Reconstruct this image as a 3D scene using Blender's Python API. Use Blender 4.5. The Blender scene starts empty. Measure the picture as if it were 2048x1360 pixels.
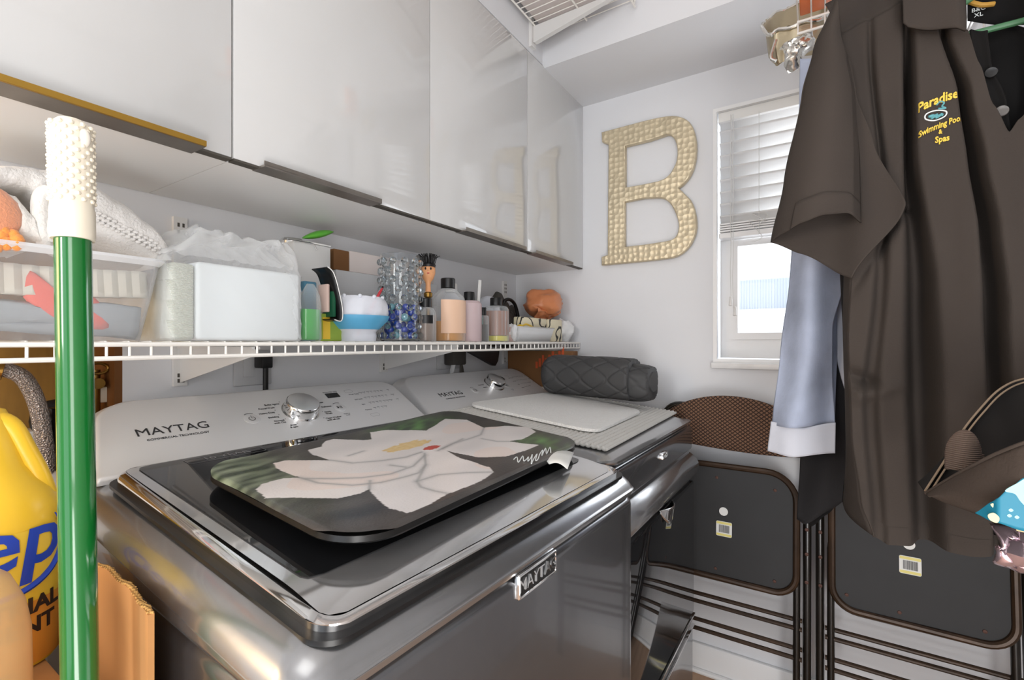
import bpy, bmesh, math, random
from mathutils import Vector, noise, Matrix
random.seed(7)
sc = bpy.context.scene
COL = sc.collection
PI = math.pi

# ------------------------------------------------------------------ camera
W, H = 2048., 1360.
F = 950.; PX0 = 1024.; PY0 = 685.
YAW = math.atan(611/950)
CAM = (1.105, 0.0, 1.144)
cd = bpy.data.cameras.new('camera'); cam = bpy.data.objects.new('camera', cd); COL.objects.link(cam)
cam.location = CAM; cam.rotation_euler = (PI/2, 0, YAW)
cd.sensor_width = 36; cd.lens = F/W*36; cd.shift_y = (PY0-H/2)/W
cd.clip_start = 0.02
sc.camera = cam
_s, _c = math.sin(YAW), math.cos(YAW)
def U(px, py, **k):
    """point on the plane x=, y= or z= of the room that lies along a sight line"""
    u = (px-PX0)/F; w = -(py-PY0)/F
    r = (-_s+u*_c, _c+u*_s, w)
    a, v = list(k.items())[0]; i = 'xyz'.index(a)
    t = (v-CAM[i])/r[i]
    return (CAM[0]+t*r[0], CAM[1]+t*r[1], CAM[2]+t*r[2])

# ------------------------------------------------------------------ world, lights, exposure
sc.view_settings.view_transform = 'Standard'; sc.view_settings.look = 'None'
sc.view_settings.gamma = 1; sc.view_settings.exposure = 0.36
sc.view_settings.use_curve_mapping = False
w = bpy.data.worlds.new('world'); sc.world = w; w.use_nodes = True
w.node_tree.nodes['Background'].inputs[0].default_value = (0.86, 0.92, 1.0, 1)
w.node_tree.nodes['Background'].inputs[1].default_value = 1.9
def area(name, loc, target, sx, sy, power, color=(1, 1, 1)):
    l = bpy.data.lights.new(name, 'AREA'); l.shape = 'RECTANGLE'; l.size = sx; l.size_y = sy
    l.energy = power; l.color = color
    o = bpy.data.objects.new(name, l); COL.objects.link(o); o.location = loc
    o.rotation_euler = (Vector(target)-Vector(loc)).to_track_quat('-Z', 'Y').to_euler()
    return o
area('ceiling_lamp_light', (1.05, -0.25, 2.40), (0.95, 0.3, 0.0), 0.7, 0.7, 2.5, (1.0, 0.985, 0.96))  # added overhead fill, no fixture behind it
area('low_doorway_light', (1.76, -0.45, 0.42), (0.3, 0.9, 1.5), 0.8, 0.75, 18, (1.0, 0.985, 0.97))  # added low fill that lifts the cabinet undersides
area('side_doorway_light', (1.76, -0.45, 1.25), (0.2, 0.75, 1.05), 0.8, 0.8, 10, (1.0, 0.985, 0.97))  # added fill from the right; that wall has no opening
area('hall_lamp_light', (0.62, -1.35, 1.45), (1.2, 1.0, 1.10), 0.3, 0.5, 7, (1.0, 0.985, 0.96))  # added key from the left, brings out the shirt folds
area('warm_hall_light', (0.16, -0.62, 1.30), (0.35, 0.3, 1.0), 0.25, 0.35, 3.0, (1.0, 0.66, 0.30))
area('window_daylight', (1.1, 1.93, 1.6), (1.0, 0.6, 1.2), 0.6, 0.8, 5, (0.93, 0.96, 1.0))

# ------------------------------------------------------------------ materials
def lin(c):
    if isinstance(c, str):
        c = [int(c[i:i+2], 16)/255 for i in (0, 2, 4)]
        return tuple(x/12.92 if x <= .04045 else ((x+.055)/1.055)**2.4 for x in c)
    return tuple(c)
def mat(name, color, rough=.5, metal=0., bump=None, var=0., vscale=8., spec=.5, trans=0., alpha=None, coat=0.,
        emit=0., ior=1.45, sheen=0., aniso=0., attr=None, stretch=None):
    m = bpy.data.materials.new(name); m.use_nodes = True
    nt = m.node_tree; N = nt.nodes; L = nt.links; b = N['Principled BSDF']
    c = lin(color)
    b.inputs['Base Color'].default_value = (*c, 1); b.inputs['Roughness'].default_value = rough
    b.inputs['Metallic'].default_value = metal; b.inputs['Specular IOR Level'].default_value = spec
    b.inputs['Transmission Weight'].default_value = trans; b.inputs['IOR'].default_value = ior
    b.inputs['Coat Weight'].default_value = coat; b.inputs['Coat Roughness'].default_value = .06
    b.inputs['Sheen Weight'].default_value = sheen; b.inputs['Anisotropic'].default_value = aniso
    if alpha is not None: b.inputs['Alpha'].default_value = alpha
    if emit: b.inputs['Emission Color'].default_value = (*c, 1); b.inputs['Emission Strength'].default_value = emit
    tc = N.new('ShaderNodeTexCoord')
    src = tc.outputs['Object']
    if stretch:
        mp = N.new('ShaderNodeMapping'); mp.inputs['Scale'].default_value = stretch; L.new(src, mp.inputs[0]); src = mp.outputs[0]
    if attr:
        a = N.new('ShaderNodeAttribute'); a.attribute_name = attr; L.new(a.outputs['Color'], b.inputs['Base Color'])
    elif var:
        n = N.new('ShaderNodeTexNoise'); n.inputs['Scale'].default_value = vscale; n.inputs['Detail'].default_value = 4
        L.new(src, n.inputs['Vector'])
        r = N.new('ShaderNodeValToRGB')
        r.color_ramp.elements[0].position = .3; r.color_ramp.elements[1].position = .7
        r.color_ramp.elements[0].color = (*[max(0, x*(1-var)) for x in c], 1)
        r.color_ramp.elements[1].color = (*[min(1, x*(1+var)) for x in c], 1)
        L.new(n.outputs['Fac'], r.inputs[0]); L.new(r.outputs[0], b.inputs['Base Color'])
    if bump:
        kind, scale, strength = bump
        if kind == 'noise':
            n = N.new('ShaderNodeTexNoise'); n.inputs['Scale'].default_value = scale; n.inputs['Detail'].default_value = 6; out = n.outputs['Fac']
        elif kind == 'voronoi':
            n = N.new('ShaderNodeTexVoronoi'); n.inputs['Scale'].default_value = abs(scale); n.inputs['Randomness'].default_value = .45 if scale < 0 else 1.; out = n.outputs['Distance']
        else:
            n = N.new('ShaderNodeTexWave'); n.inputs['Scale'].default_value = scale
            n.bands_direction = kind[-1].upper(); out = n.outputs['Fac']
        L.new(src, n.inputs['Vector'])
        bp = N.new('ShaderNodeBump'); bp.inputs['Strength'].default_value = strength; bp.inputs['Distance'].default_value = .006 if scale < 0 else .002
        L.new(out, bp.inputs['Height']); L.new(bp.outputs[0], b.inputs['Normal'])
    return m
def film(name, color, rough=.1, opacity=.25, bump=None):
    """thin clear plastic: part see-through, part soft plastic"""
    m = mat(name, color, rough, bump=bump, spec=.6)
    nt = m.node_tree; N = nt.nodes; L = nt.links
    out = N['Material Output']; b = N['Principled BSDF']
    t = N.new('ShaderNodeBsdfTransparent'); t.inputs[0].default_value = (.97, .97, .97, 1)
    mx = N.new('ShaderNodeMixShader'); fr = N.new('ShaderNodeLayerWeight'); fr.inputs[0].default_value = .35
    mt = N.new('ShaderNodeMath'); mt.operation = 'MULTIPLY_ADD'; mt.inputs[1].default_value = .6; mt.inputs[2].default_value = opacity
    mt.use_clamp = True
    L.new(fr.outputs['Facing'], mt.inputs[0]); L.new(mt.outputs[0], mx.inputs[0])
    L.new(t.outputs[0], mx.inputs[1]); L.new(b.outputs[0], mx.inputs[2]); L.new(mx.outputs[0], out.inputs[0])
    return m
M = {}
M['wall'] = mat('wall_paint', 'dedfe2', .6, var=.015, vscale=3, bump=('noise', 90, .08))
M['ceil'] = mat('ceiling_paint', 'e4e4e4', .7, bump=('noise', 120, .05))
M['trim'] = mat('white_trim_paint', 'eeeeee', .35)
M['cab'] = mat('gloss_cabinet', 'cbcbca', .05, coat=1.)
M['cabin'] = mat('cabinet_carcass', 'e8e8e7', .4)
M['gapdark'] = mat('dark_edge', '4a4640', .6)
M['pull'] = mat('brushed_pull', '8f8982', .35, metal=.85, var=.1, vscale=20)
M['pullgold'] = mat('brass_pull', 'b08a3c', .35, metal=.8)  # warm light on the nearest pull lip, put into the colour
M['wire'] = mat('white_coated_wire', 'efece6', .3, coat=.3)
M['brk'] = mat('white_steel', 'dedddb', .35)
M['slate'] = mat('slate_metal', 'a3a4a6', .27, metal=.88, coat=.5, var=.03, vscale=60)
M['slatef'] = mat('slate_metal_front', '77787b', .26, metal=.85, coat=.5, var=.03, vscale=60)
M['console'] = mat('brushed_console', 'dcdcdd', .38, metal=.3, bump=('noise', 60, .05), stretch=(1, .03, 1), coat=.15)
M['chrome'] = mat('chrome', 'e6e6e6', .07, metal=1.)
M['lidframe'] = mat('lid_frame_silver', 'd2d2d3', .09, metal=.85, coat=.4)
M['glass_black'] = mat('dark_lid_glass', '17181a', .03, coat=.15, spec=.6)
M['black'] = mat('black_plastic', '121213', .35)
M['ink'] = mat('console_ink', '2c2c2e', .6)
M['inkgrey'] = mat('console_grey_ink', '77777a', .6)
M['knob'] = mat('spun_metal', 'dededf', .38, metal=.8, aniso=.6)
M['white'] = mat('white_plastic', 'ecebe8', .35)
M['gold'] = mat('hammered_gold', 'cfc1a4', .4, metal=.42, var=.10, vscale=9, bump=('voronoi', -52, .6))
M['goldside'] = mat('gold_side', '9b8458', .4, metal=.6)
M['glass'] = mat('clear_glass', 'ffffff', .02, trans=1., ior=1.45)
M['pane'] = film('window_pane', 'ffffff', .02, .04)
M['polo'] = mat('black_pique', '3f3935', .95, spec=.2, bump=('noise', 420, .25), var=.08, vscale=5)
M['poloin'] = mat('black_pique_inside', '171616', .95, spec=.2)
M['tee'] = mat('charcoal_jersey', '262526', .95, spec=.2, bump=('noise', 300, .2))
M['blue'] = mat('pale_blue_linen', 'a4adc2', .8, var=.22, vscale=9, bump=('noise', 160, .2))
M['bluecuff'] = mat('pale_cuff', 'c3c6d0', .8, var=.04, bump=('noise', 160, .2))
M['yellowthread'] = mat('yellow_thread', 'e2c14c', .7)
M['tealthread'] = mat('teal_thread', '5fa0a8', .7)
M['whitethread'] = mat('white_thread', 'dfe4e4', .7)
M['green'] = mat('green_enamel', '126628', .16, coat=.6, spec=.5)
M['greenplastic'] = mat('green_plastic', '5dae3a', .3)
M['greenhanger'] = mat('green_hanger', '4d7c58', .4)
M['cream'] = mat('cream_plastic', 'e9e0cd', .4)
M['yellow'] = mat('yellow_jug_plastic', 'f3c534', .3, spec=.5)
M['orangelabel'] = mat('orange_jug', 'e79a3a', .35)
M['yellabel'] = mat('yellow_label', 'f1c93e', .35)
M['logoblue'] = mat('logo_blue', '2346b4', .4)
M['navy'] = mat('navy_ink', '1c2450', .4)
M['brownink'] = mat('brown_ink', '3a2a20', .5)
M['card'] = mat('corrugated_cardboard', 'b98550', .8, var=.1, vscale=6)
M['cardedge'] = mat('cardboard_edge', 'c99a58', .85, bump=('wavey', 90, .8))
M['tub'] = film('amber_tub', 'e8c08a', .3, .38)
M['wood'] = mat('ochre_wood', '8f6a2c', .7, var=.25, vscale=5, stretch=(1, 6, 1))
M['woodd'] = mat('brown_wood', '6b4219', .7, var=.2, vscale=5)
M['braid'] = mat('braided_steel', '9d9590', .35, metal=.8, bump=('voronoi', 380, 1.))
M['brass'] = mat('brass', '8d6c34', .35, metal=.9)
M['towel'] = mat('terry_towel', 'dedbd7', .95, sheen=.5, bump=('noise', 260, .9), var=.05, vscale=10)
M['towel2'] = mat('white_terry', 'efece6', .95, sheen=.5, bump=('noise', 260, .9))
M['peach'] = mat('peach_terry', 'f0a27a', .95, sheen=.5, bump=('noise', 260, .9))
M['orange'] = mat('orange_terry', 'f59d4c', .95, sheen=.5, bump=('noise', 200, .9))
M['bin'] = film('clear_bin_plastic', 'e9ebee', .12, .06)
M['binrim'] = film('clear_bin_rim', 'eef0f2', .2, .6)
M['coral'] = mat('coral_cloth', 'ef7a6c', .85)
M['greycloth'] = mat('grey_cloth', 'aab0b4', .9)
M['pleat'] = mat('ivory_pleated_cloth', 'ddd9cc', .9)
M['napkin'] = mat('white_paper', 'e4eaec', .8, bump=('noise', 12, .25))
M['napside'] = mat('paper_edges', 'd0d4c6', .9, bump=('wavez', 160, .6))
M['bag'] = film('clear_bag_film', 'f2f4f5', .13, .16, bump=('noise', 11, 1.))
M['bluegel'] = mat('blue_liquid', '3f9bd0', .2)
M['frost'] = film('frosted_plastic', 'e6e9f2', .35, .72)
M['frostb'] = film('blue_frosted_plastic', '5cb4e0', .3, .75)
M['red'] = mat('red_plastic', 'd9434e', .35)
M['clearb'] = film('clear_bottle', 'e8ecee', .06, .10)
M['amber'] = mat('amber_liquid', 'c98a2c', .15)
M['yelliq'] = mat('yellow_liquid', 'd8cf5a', .15)
M['peachlabel'] = mat('peach_label', 'e5bfa3', .45)
M['mauvelabel'] = mat('mauve_bottle', 'c3aeb0', .4, var=.05)
M['taupe'] = mat('taupe_liquid', '9d8278', .3)
M['brownliq'] = mat('brown_bottle', '76604f', .2)
M['teal'] = mat('teal_label', '7db3ad', .5)
M['skin'] = mat('doll_skin', 'e8a877', .45)
M['bristle'] = mat('black_bristle', '151213', .4)
M['bluebead'] = mat('blue_glass_bead', '1d49c2', .04, coat=1., spec=.8)
M['aquabead'] = mat('aqua_glass_bead', '7fc4cf', .05, coat=1., spec=.8)
M['bubble'] = mat('bubble_glass', 'f4f8fa', .03, trans=1., ior=1.33)
M['boxgrey'] = mat('grey_carton', 'c9cacc', .5, var=.03)
M['boxpink'] = mat('pale_pink_carton', 'd9cfcb', .5)
M['boxbrown'] = mat('brown_carton', '7b5430', .7)
M['greenliq'] = mat('green_liquid', '3fae4a', .15)
M['label'] = mat('green_yellow_label', '9db84a', .5)
M['orangebag'] = film('orange_plastic_bag', 'd98a5c', .3, .82, bump=('noise', 30, .5))
M['whitebag'] = film('white_plastic_bag', 'e8e9ea', .3, .8, bump=('noise', 30, .5))
M['darkfab'] = mat('dark_grey_nylon', '4a4743', .6, var=.1, bump=('noise', 80, .4))
M['quilt'] = mat('dark_quilt', '414142', .65)
M['matwhite'] = mat('stone_mat', 'e3e3e1', .9, bump=('voronoi', 220, .9), var=.03, vscale=120)
M['matrib'] = mat('ribbed_mat', 'c4c2bd', .9)
M['matedge'] = mat('tan_mat_edge', 'a3917c', .9)
M['tablabel'] = mat('care_label', 'dcdcd8', .5)
M['matblack'] = mat('black_rubber', '101010', .3)
M['paint'] = mat('printed_mat_face', 'ffffff', .33, attr='paint', bump=('noise', 300, .15), coat=.15)
M['chairblk'] = mat('black_enamel_tube', '17130f', .28, coat=.3)
M['chairpan'] = mat('black_seat_pan', '2a2a2b', .6, var=.08, vscale=12)
M['chairrust'] = mat('worn_brown_tube', '3a2a1d', .35, metal=.3, var=.4, vscale=14)
M['sticker'] = mat('white_sticker', 'e8e8e4', .5)
M['stickyel'] = mat('yellow_sticker', 'e8dc84', .5)
M['rust'] = mat('rusty_screw', '5a4038', .6, metal=.4)
M['floor'] = mat('tan_floor', 'b8967a', .4, var=.12, vscale=5, stretch=(6, 1, 1))
M['foil'] = mat('aluminium_foil', 'e6e4de', .22, metal=.95, bump=('noise', 40, 1.))
M['foilin'] = mat('foil_inside', 'b5a98f', .35, metal=.7, bump=('noise', 30, .8))
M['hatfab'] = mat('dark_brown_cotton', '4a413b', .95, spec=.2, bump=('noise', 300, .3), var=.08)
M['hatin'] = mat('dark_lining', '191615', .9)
M['hatedge'] = mat('tan_piping', '8f7c68', .8)
M['rib'] = mat('rib_knit', '6b5a50', .9, bump=('wavez', 130, 1.))
M['tealprint'] = mat('teal_print', '1f7f9c', .45)
M['palebl'] = mat('pale_blue_print', 'a5dce4', .45)
M['creamprint'] = mat('cream_print', 'e6d9a6', .45)
M['holo'] = mat('pink_foil', 'e8d0dc', .18, metal=.85, bump=('noise', 35, 1.))
M['stucco'] = mat('neighbour_stucco', 'e9e9ea', .8)
M['corr'] = mat('corrugated_metal', 'b9c0c9', .5)
M['slat'] = mat('blind_slat', 'f2f2f2', .4)
M['cord'] = mat('blind_cord', 'd9d9d6', .6)
def wovenmat():
    m = mat('woven_brown_fabric', '4a3327', .9)
    nt = m.node_tree; N = nt.nodes; L = nt.links; b = N['Principled BSDF']
    tc = N.new('ShaderNodeTexCoord')
    outs = []
    for ang in (.9, -.9):
        mp = N.new('ShaderNodeMapping'); mp.inputs['Rotation'].default_value = (0, ang, 0); L.new(tc.outputs['Object'], mp.inputs[0])
        wv = N.new('ShaderNodeTexWave'); wv.inputs['Scale'].default_value = 34; wv.bands_direction = 'X'; L.new(mp.outputs[0], wv.inputs[0]); outs.append(wv.outputs['Fac'])
    mx = N.new('ShaderNodeMath'); mx.operation = 'MAXIMUM'; L.new(outs[0], mx.inputs[0]); L.new(outs[1], mx.inputs[1])
    r = N.new('ShaderNodeValToRGB'); r.color_ramp.elements[0].position = .6; r.color_ramp.elements[1].position = .95
    r.color_ramp.elements[0].color = (*lin('7a5c48'), 1); r.color_ramp.elements[1].color = (*lin('2b1d17'), 1)
    L.new(mx.outputs[0], r.inputs[0]); L.new(r.outputs[0], b.inputs['Base Color'])
    bp = N.new('ShaderNodeBump'); bp.inputs['Strength'].default_value = .5; bp.inputs['Distance'].default_value = .002
    bp.invert = True
    L.new(mx.outputs[0], bp.inputs['Height']); L.new(bp.outputs[0], b.inputs['Normal'])
    return m
M['woven'] = wovenmat()

# ------------------------------------------------------------------ mesh helpers
class MB:
    def __init__(s): s.v = []; s.f = []; s.mi = []; s.cur = 0
    def add(s, vs, fs):
        n = len(s.v); s.v += [tuple(p) for p in vs]; s.f += [tuple(i+n for i in q) for q in fs]; s.mi += [s.cur]*len(fs); return s
    def box(s, x0, x1, y0, y1, z0, z1, b=0., seg=2):
        if not b:
            v = [(x, y, z) for z in (z0, z1) for y in (y0, y1) for x in (x0, x1)]
            return s.add(v, [(0, 2, 3, 1), (4, 5, 7, 6), (0, 1, 5, 4), (2, 6, 7, 3), (0, 4, 6, 2), (1, 3, 7, 5)])
        bm = bmesh.new(); bmesh.ops.create_cube(bm, size=1)
        for p in bm.verts:
            p.co = Vector((x0+(p.co.x+.5)*(x1-x0), y0+(p.co.y+.5)*(y1-y0), z0+(p.co.z+.5)*(z1-z0)))
        bmesh.ops.bevel(bm, geom=list(bm.edges), offset=b, segments=seg, profile=.5, affect='EDGES')
        bm.verts.index_update()
        s.add([p.co[:] for p in bm.verts], [[p.index for p in q.verts] for q in bm.faces]); bm.free(); return s
    def loft(s, rings, cap=True, closed=False, cyc=True):
        n = len(rings[0]); v = [p for r in rings for p in r]; f = []
        m = len(rings)
        for i in range(m if closed else m-1):
            j = (i+1) % m
            for k in range(n if cyc else n-1):
                l = (k+1) % n
                f.append((i*n+k, i*n+l, j*n+l, j*n+k))
        if cap and not closed:
            f.append(tuple(range(n))[::-1]); f.append(tuple((m-1)*n+k for k in range(n)))
        return s.add(v, f)
    def tube(s, pts, r, n=10, closed=False, cap=True):
        pts = [Vector(p) for p in pts]; m = len(pts); rings = []; up = None
        for i, p in enumerate(pts):
            a = pts[i-1] if (i or closed) else p; b = pts[(i+1) % m] if (i < m-1 or closed) else p
            t = (b-a).normalized()
            if up is None: up = t.orthogonal().normalized()
            else:
                up = (up-t*up.dot(t))
                up = up.normalized() if up.length > 1e-6 else t.orthogonal().normalized()
            q = t.cross(up); rr = r[i] if isinstance(r, (list, tuple)) else r
            rings.append([p+(up*math.cos(k*2*PI/n)+q*math.sin(k*2*PI/n))*rr for k in range(n)])
        return s.loft(rings, cap, closed)
    def lathe(s, prof, c=(0, 0, 0), n=28, sx=1., sy=1., cap=True):
        return s.loft([[(c[0]+r*sx*math.cos(k*2*PI/n), c[1]+r*sy*math.sin(k*2*PI/n), c[2]+z) for k in range(n)] for r, z in prof], cap)
    def sphere(s, c, r, n=12, sc=(1, 1, 1)):
        m = n//2
        return s.lathe([(max(1e-5, r*math.sin(PI*i/m)), -r*sc[2]*math.cos(PI*i/m)) for i in range(m+1)], c, n, sc[0], sc[1])
    def grid(s, fn, nu, nv):
        v = [fn(i/nu, j/nv) for j in range(nv+1) for i in range(nu+1)]
        return s.add(v, [(j*(nu+1)+i, j*(nu+1)+i+1, (j+1)*(nu+1)+i+1, (j+1)*(nu+1)+i) for j in range(nv) for i in range(nu)])
    def prism(s, poly, fn0, fn1):
        return s.loft([[fn0(a, b) for a, b in poly], [fn1(a, b) for a, b in poly]])
    def xf(s, fn): s.v = [tuple(fn(*p)) for p in s.v]; return s
OFF = {}
def obj(name, mb, m, parent=None, world=True, smooth=35, keep=False, mods=None):
    me = bpy.data.meshes.new(name)
    vs = mb.v
    o = bpy.data.objects.new(name, me); COL.objects.link(o)
    if parent is not None:
        off = OFF.get(parent.name, (0, 0, 0)); OFF[o.name] = off
        if world: vs = [(a-off[0], b-off[1], c-off[2]) for a, b, c in vs]
        o.parent = parent
    else:
        xs = [p[0] for p in vs]; ys = [p[1] for p in vs]; zs = [p[2] for p in vs]
        off = ((min(xs)+max(xs))/2, (min(ys)+max(ys))/2, min(zs))
        vs = [(a-off[0], b-off[1], c-off[2]) for a, b, c in vs]; o.location = off; OFF[o.name] = off
    me.from_pydata([tuple(p) for p in vs], [], mb.f); me.update()
    ms = m if isinstance(m, (list, tuple)) else [m]
    for q in ms: me.materials.append(q)
    if len(ms) > 1: me.polygons.foreach_set('material_index', mb.mi)
    bm = bmesh.new(); bm.from_mesh(me); bmesh.ops.recalc_face_normals(bm, faces=bm.faces); bm.to_mesh(me); bm.free()
    if smooth:
        me.shade_smooth(); me.set_sharp_from_angle(angle=math.radians(smooth))
    if mods:
        for k, kw in mods:
            md = o.modifiers.new(k.lower(), k)
            for a, b in kw.items(): setattr(md, a, b)
    return o
def thing(name, label, cat, loc=(0, 0, 0), rz=0, group=None):
    o = bpy.data.objects.new(name, None); COL.objects.link(o); o.empty_display_size = .05
    o.location = loc; o.rotation_euler = (0, 0, rz); OFF[o.name] = loc if not rz else (0, 0, 0)
    return tag(o, label, cat, group)
def tag(o, label, cat, group=None):
    o['label'] = label; o['category'] = cat
    if group: o['group'] = group
    return o
def struct(name, mb, m, parent=None, smooth=35):
    o = obj(name, mb, m, parent, smooth=smooth)
    if parent is None: o['kind'] = 'structure'
    return o
def lab(o, s): o['label'] = s; return o
def dup(r, loc, label, group=None):
    n = r.copy(); COL.objects.link(n); n.location = loc; n['label'] = label
    if group: n['group'] = group
    for ch in list(r.children):
        c = ch.copy(); COL.objects.link(c); c.parent = n
        for g in list(ch.children):
            d = g.copy(); COL.objects.link(d); d.parent = c
    return n
def text_mb(body, size, fn, depth=.0004, align='CENTER', res=3, shear=0., bold=0.):
    """lettering laid on a surface: fn(u,v,d) maps text plane (u right, v up, d out) to space"""
    c = bpy.data.curves.new('t', 'FONT'); c.body = body; c.size = size; c.align_x = align; c.resolution_u = res
    c.extrude = depth/2; c.shear = shear; c.offset = bold; c.align_y = 'CENTER'
    o = bpy.data.objects.new('t', c); COL.objects.link(o)
    bpy.context.view_layer.update()
    me = bpy.data.meshes.new_from_object(o)
    mb = MB(); mb.add([fn(p.co.x, p.co.y, p.co.z+depth/2) for p in me.vertices], [tuple(q.vertices) for q in me.polygons])
    bpy.data.objects.remove(o); bpy.data.curves.remove(c); bpy.data.meshes.remove(me)
    return mb
def rrect(w, h, r, n=6, cx=0, cy=0):
    """rounded rectangle outline; r may be 4 radii (br,tr,tl,bl)"""
    rs = r if isinstance(r, (list, tuple)) else [r]*4
    out = []
    for (sx, sy, a0), q in zip(((1, -1, -PI/2), (1, 1, 0), (-1, 1, PI/2), (-1, -1, PI)), rs):
        for k in range(n+1):
            a = a0+k/n*PI/2
            out.append((cx+sx*(w/2-q)+q*math.cos(a), cy+sy*(h/2-q)+q*math.sin(a)))
    return out
def interp(pts, t):
    """piecewise smooth curve through (key, value...) tuples"""
    if t <= pts[0][0]: return pts[0][1:] if len(pts[0]) > 2 else pts[0][1]
    for a, b in zip(pts, pts[1:]):
        if t <= b[0]:
            k = (t-a[0])/(b[0]-a[0]); k = k*k*(3-2*k)*.5+k*.5
            r = tuple(x+(y-x)*k for x, y in zip(a[1:], b[1:]))
            return r if len(r) > 1 else r[0]
    return pts[-1][1:] if len(pts[-1]) > 2 else pts[-1][1]
def crom(pts, n, closed=False):
    out = []; m = len(pts); P_ = [Vector(p) for p in pts]
    for i in range(m if closed else m-1):
        a = P_[(i-1) % m] if (closed or i) else P_[0]; b = P_[i]; c = P_[(i+1) % m]
        d = P_[(i+2) % m] if (closed or i+2 < m) else P_[-1]
        for k in range(n):
            t = k/n
            out.append(.5*((2*b)+(c-a)*t+(2*a-5*b+4*c-d)*t*t+(3*b-a-3*c+d)*t**3))
    if not closed: out.append(P_[-1])
    return [tuple(p) for p in out]
def nz(x, y, z=0., s=1.): return noise.noise(Vector((x*s, y*s, z*s)))

# ================================================================== SETTING
D = 1.75; XR = 1.80; YF = -1.6; ZC = 2.46
struct('floor', MB().box(-.1, XR+.1, YF-.1, D+.1, -.05, 0), M['floor'])
struct('ceiling', MB().box(-.1, XR+.1, YF-.1, D+.1, ZC, ZC+.05), M['ceil'])
# left wall with the wash-box recess
ry0, ry1, rz0, rz1 = -.25, .357, .80, 1.36
b = MB()
b.box(-.1, 0, YF, ry0, 0, ZC); b.box(-.1, 0, ry1, D, 0, ZC); b.box(-.1, 0, ry0, ry1, 0, rz0); b.box(-.1, 0, ry0, ry1, rz1, ZC)
struct('wall_left', b, M['wall'])
struct('trim_1', MB().box(-.11, -.10, ry0-.05, ry1+.05, rz0-.05, rz1+.05), M['wood'])     # back of the recess
b = MB(); b.box(-.10, -.001, ry1-.012, ry1, rz0, rz1); b.box(-.10, -.001, ry0, ry0+.012, rz0, rz1); b.box(-.10, -.001, ry0+.012, ry1-.012, rz0, rz0+.012)
struct('trim_2', b, M['woodd'])
# back wall with window opening
wx0, wx1, wz0, wz1 = .803, 1.46, 1.072, 1.945
b = MB(); b.box(-.1, wx0, D, D+.14, 0, ZC); b.box(wx1, XR, D, D+.14, 0, ZC); b.box(wx0, wx1, D, D+.14, 0, wz0); b.box(wx0, wx1, D, D+.14, wz1, ZC)
struct('wall_back', b, M['wall'])
struct('wall_right', MB().box(XR, XR+.1, YF, D+.14, 0, ZC), M['wall'])
b = MB(); b.box(-.1, .55, YF-.1, YF, 0, ZC); b.box(1.65, XR+.1, YF-.1, YF, 0, ZC); b.box(.55, 1.65, YF-.1, YF, 2.05, ZC)
struct('wall_front', b, M['wall'])
# dropped soffit and the chase over the cabinets
struct('trim_3', MB().box(.31, XR, 1.43, D, 2.085, ZC), M['wall'])
struct('trim_4', MB().box(0, .31, YF, D, 2.098, ZC), M['wall'])
struct('baseboard_back', MB().box(0, XR, D-.014, D, 0, .10, .004), M['trim'])
struct('trim_5', MB().tube([(0, D-.018, .008), (XR, D-.018, .008)], .009, 8), M['trim'])

# ------------------------------------------------------------------ window
win = bpy.data.objects.new('window_1', None); COL.objects.link(win); win['kind'] = 'structure'; win.location = (wx0, D, wz0); OFF[win.name] = (wx0, D, wz0)
def frame_xz(mb, x0, x1, z0, z1, y0, y1, t, tb=None):
    tb = tb or t
    mb.box(x0, x0+t, y0, y1, z0, z1); mb.box(x1-t, x1, y0, y1, z0, z1); mb.box(x0+t, x1-t, y0, y1, z0, z0+tb); mb.box(x0+t, x1-t, y0, y1, z1-t, z1); return mb
obj('window_casing', frame_xz(MB(), wx0, wx1, wz0+.004, wz1, D-.004, D+.012, .012), M['trim'], win)
obj('window_frame', frame_xz(MB(), wx0+.012, wx1-.012, wz0+.018, wz1-.012, D+.07, D+.11, .035, .085), M['trim'], win)
obj('sash', frame_xz(MB(), wx0+.047, wx1-.047, 1.155, 1.50, D+.062, D+.10, .022, .022), M['trim'], win)
obj('upper_sash', frame_xz(MB(), wx0+.047, wx1-.047, 1.48, wz1-.047, D+.09, D+.12, .022, .03), M['trim'], win)
obj('window_pane', MB().box(wx0+.069, wx1-.069, D+.085, D+.088, 1.175, 1.48), M['pane'], win)
obj('upper_pane', MB().box(wx0+.069, wx1-.069, D+.104, D+.107, 1.51, wz1-.069), M['pane'], win)
obj('window_sill', MB().box(wx0-.004, wx1+.01, D-.022, D+.07, wz0-.016, wz0+.004, .004), mat('marble_sill', 'e8e8e8', .25, var=.06, vscale=20), win)
# outside
struct('wall_outside', MB().box(-1.5, 5, 3.6, 3.7, 0, 1.60), M['stucco'])
b = MB()
for k in range(180):
    x = .2+k*.0165; b.tube([(x, 3.58, 1.365), (x, 3.58, 1.565)], .012, 6)
tag(obj('corrugated_awning', b, M['corr']), 'grey-blue corrugated metal strip outside the window', 'awning')
struct('trim_6', MB().box(.2, 3.2, 3.52, 3.6, 1.33, 1.365), M['trim'])

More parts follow.
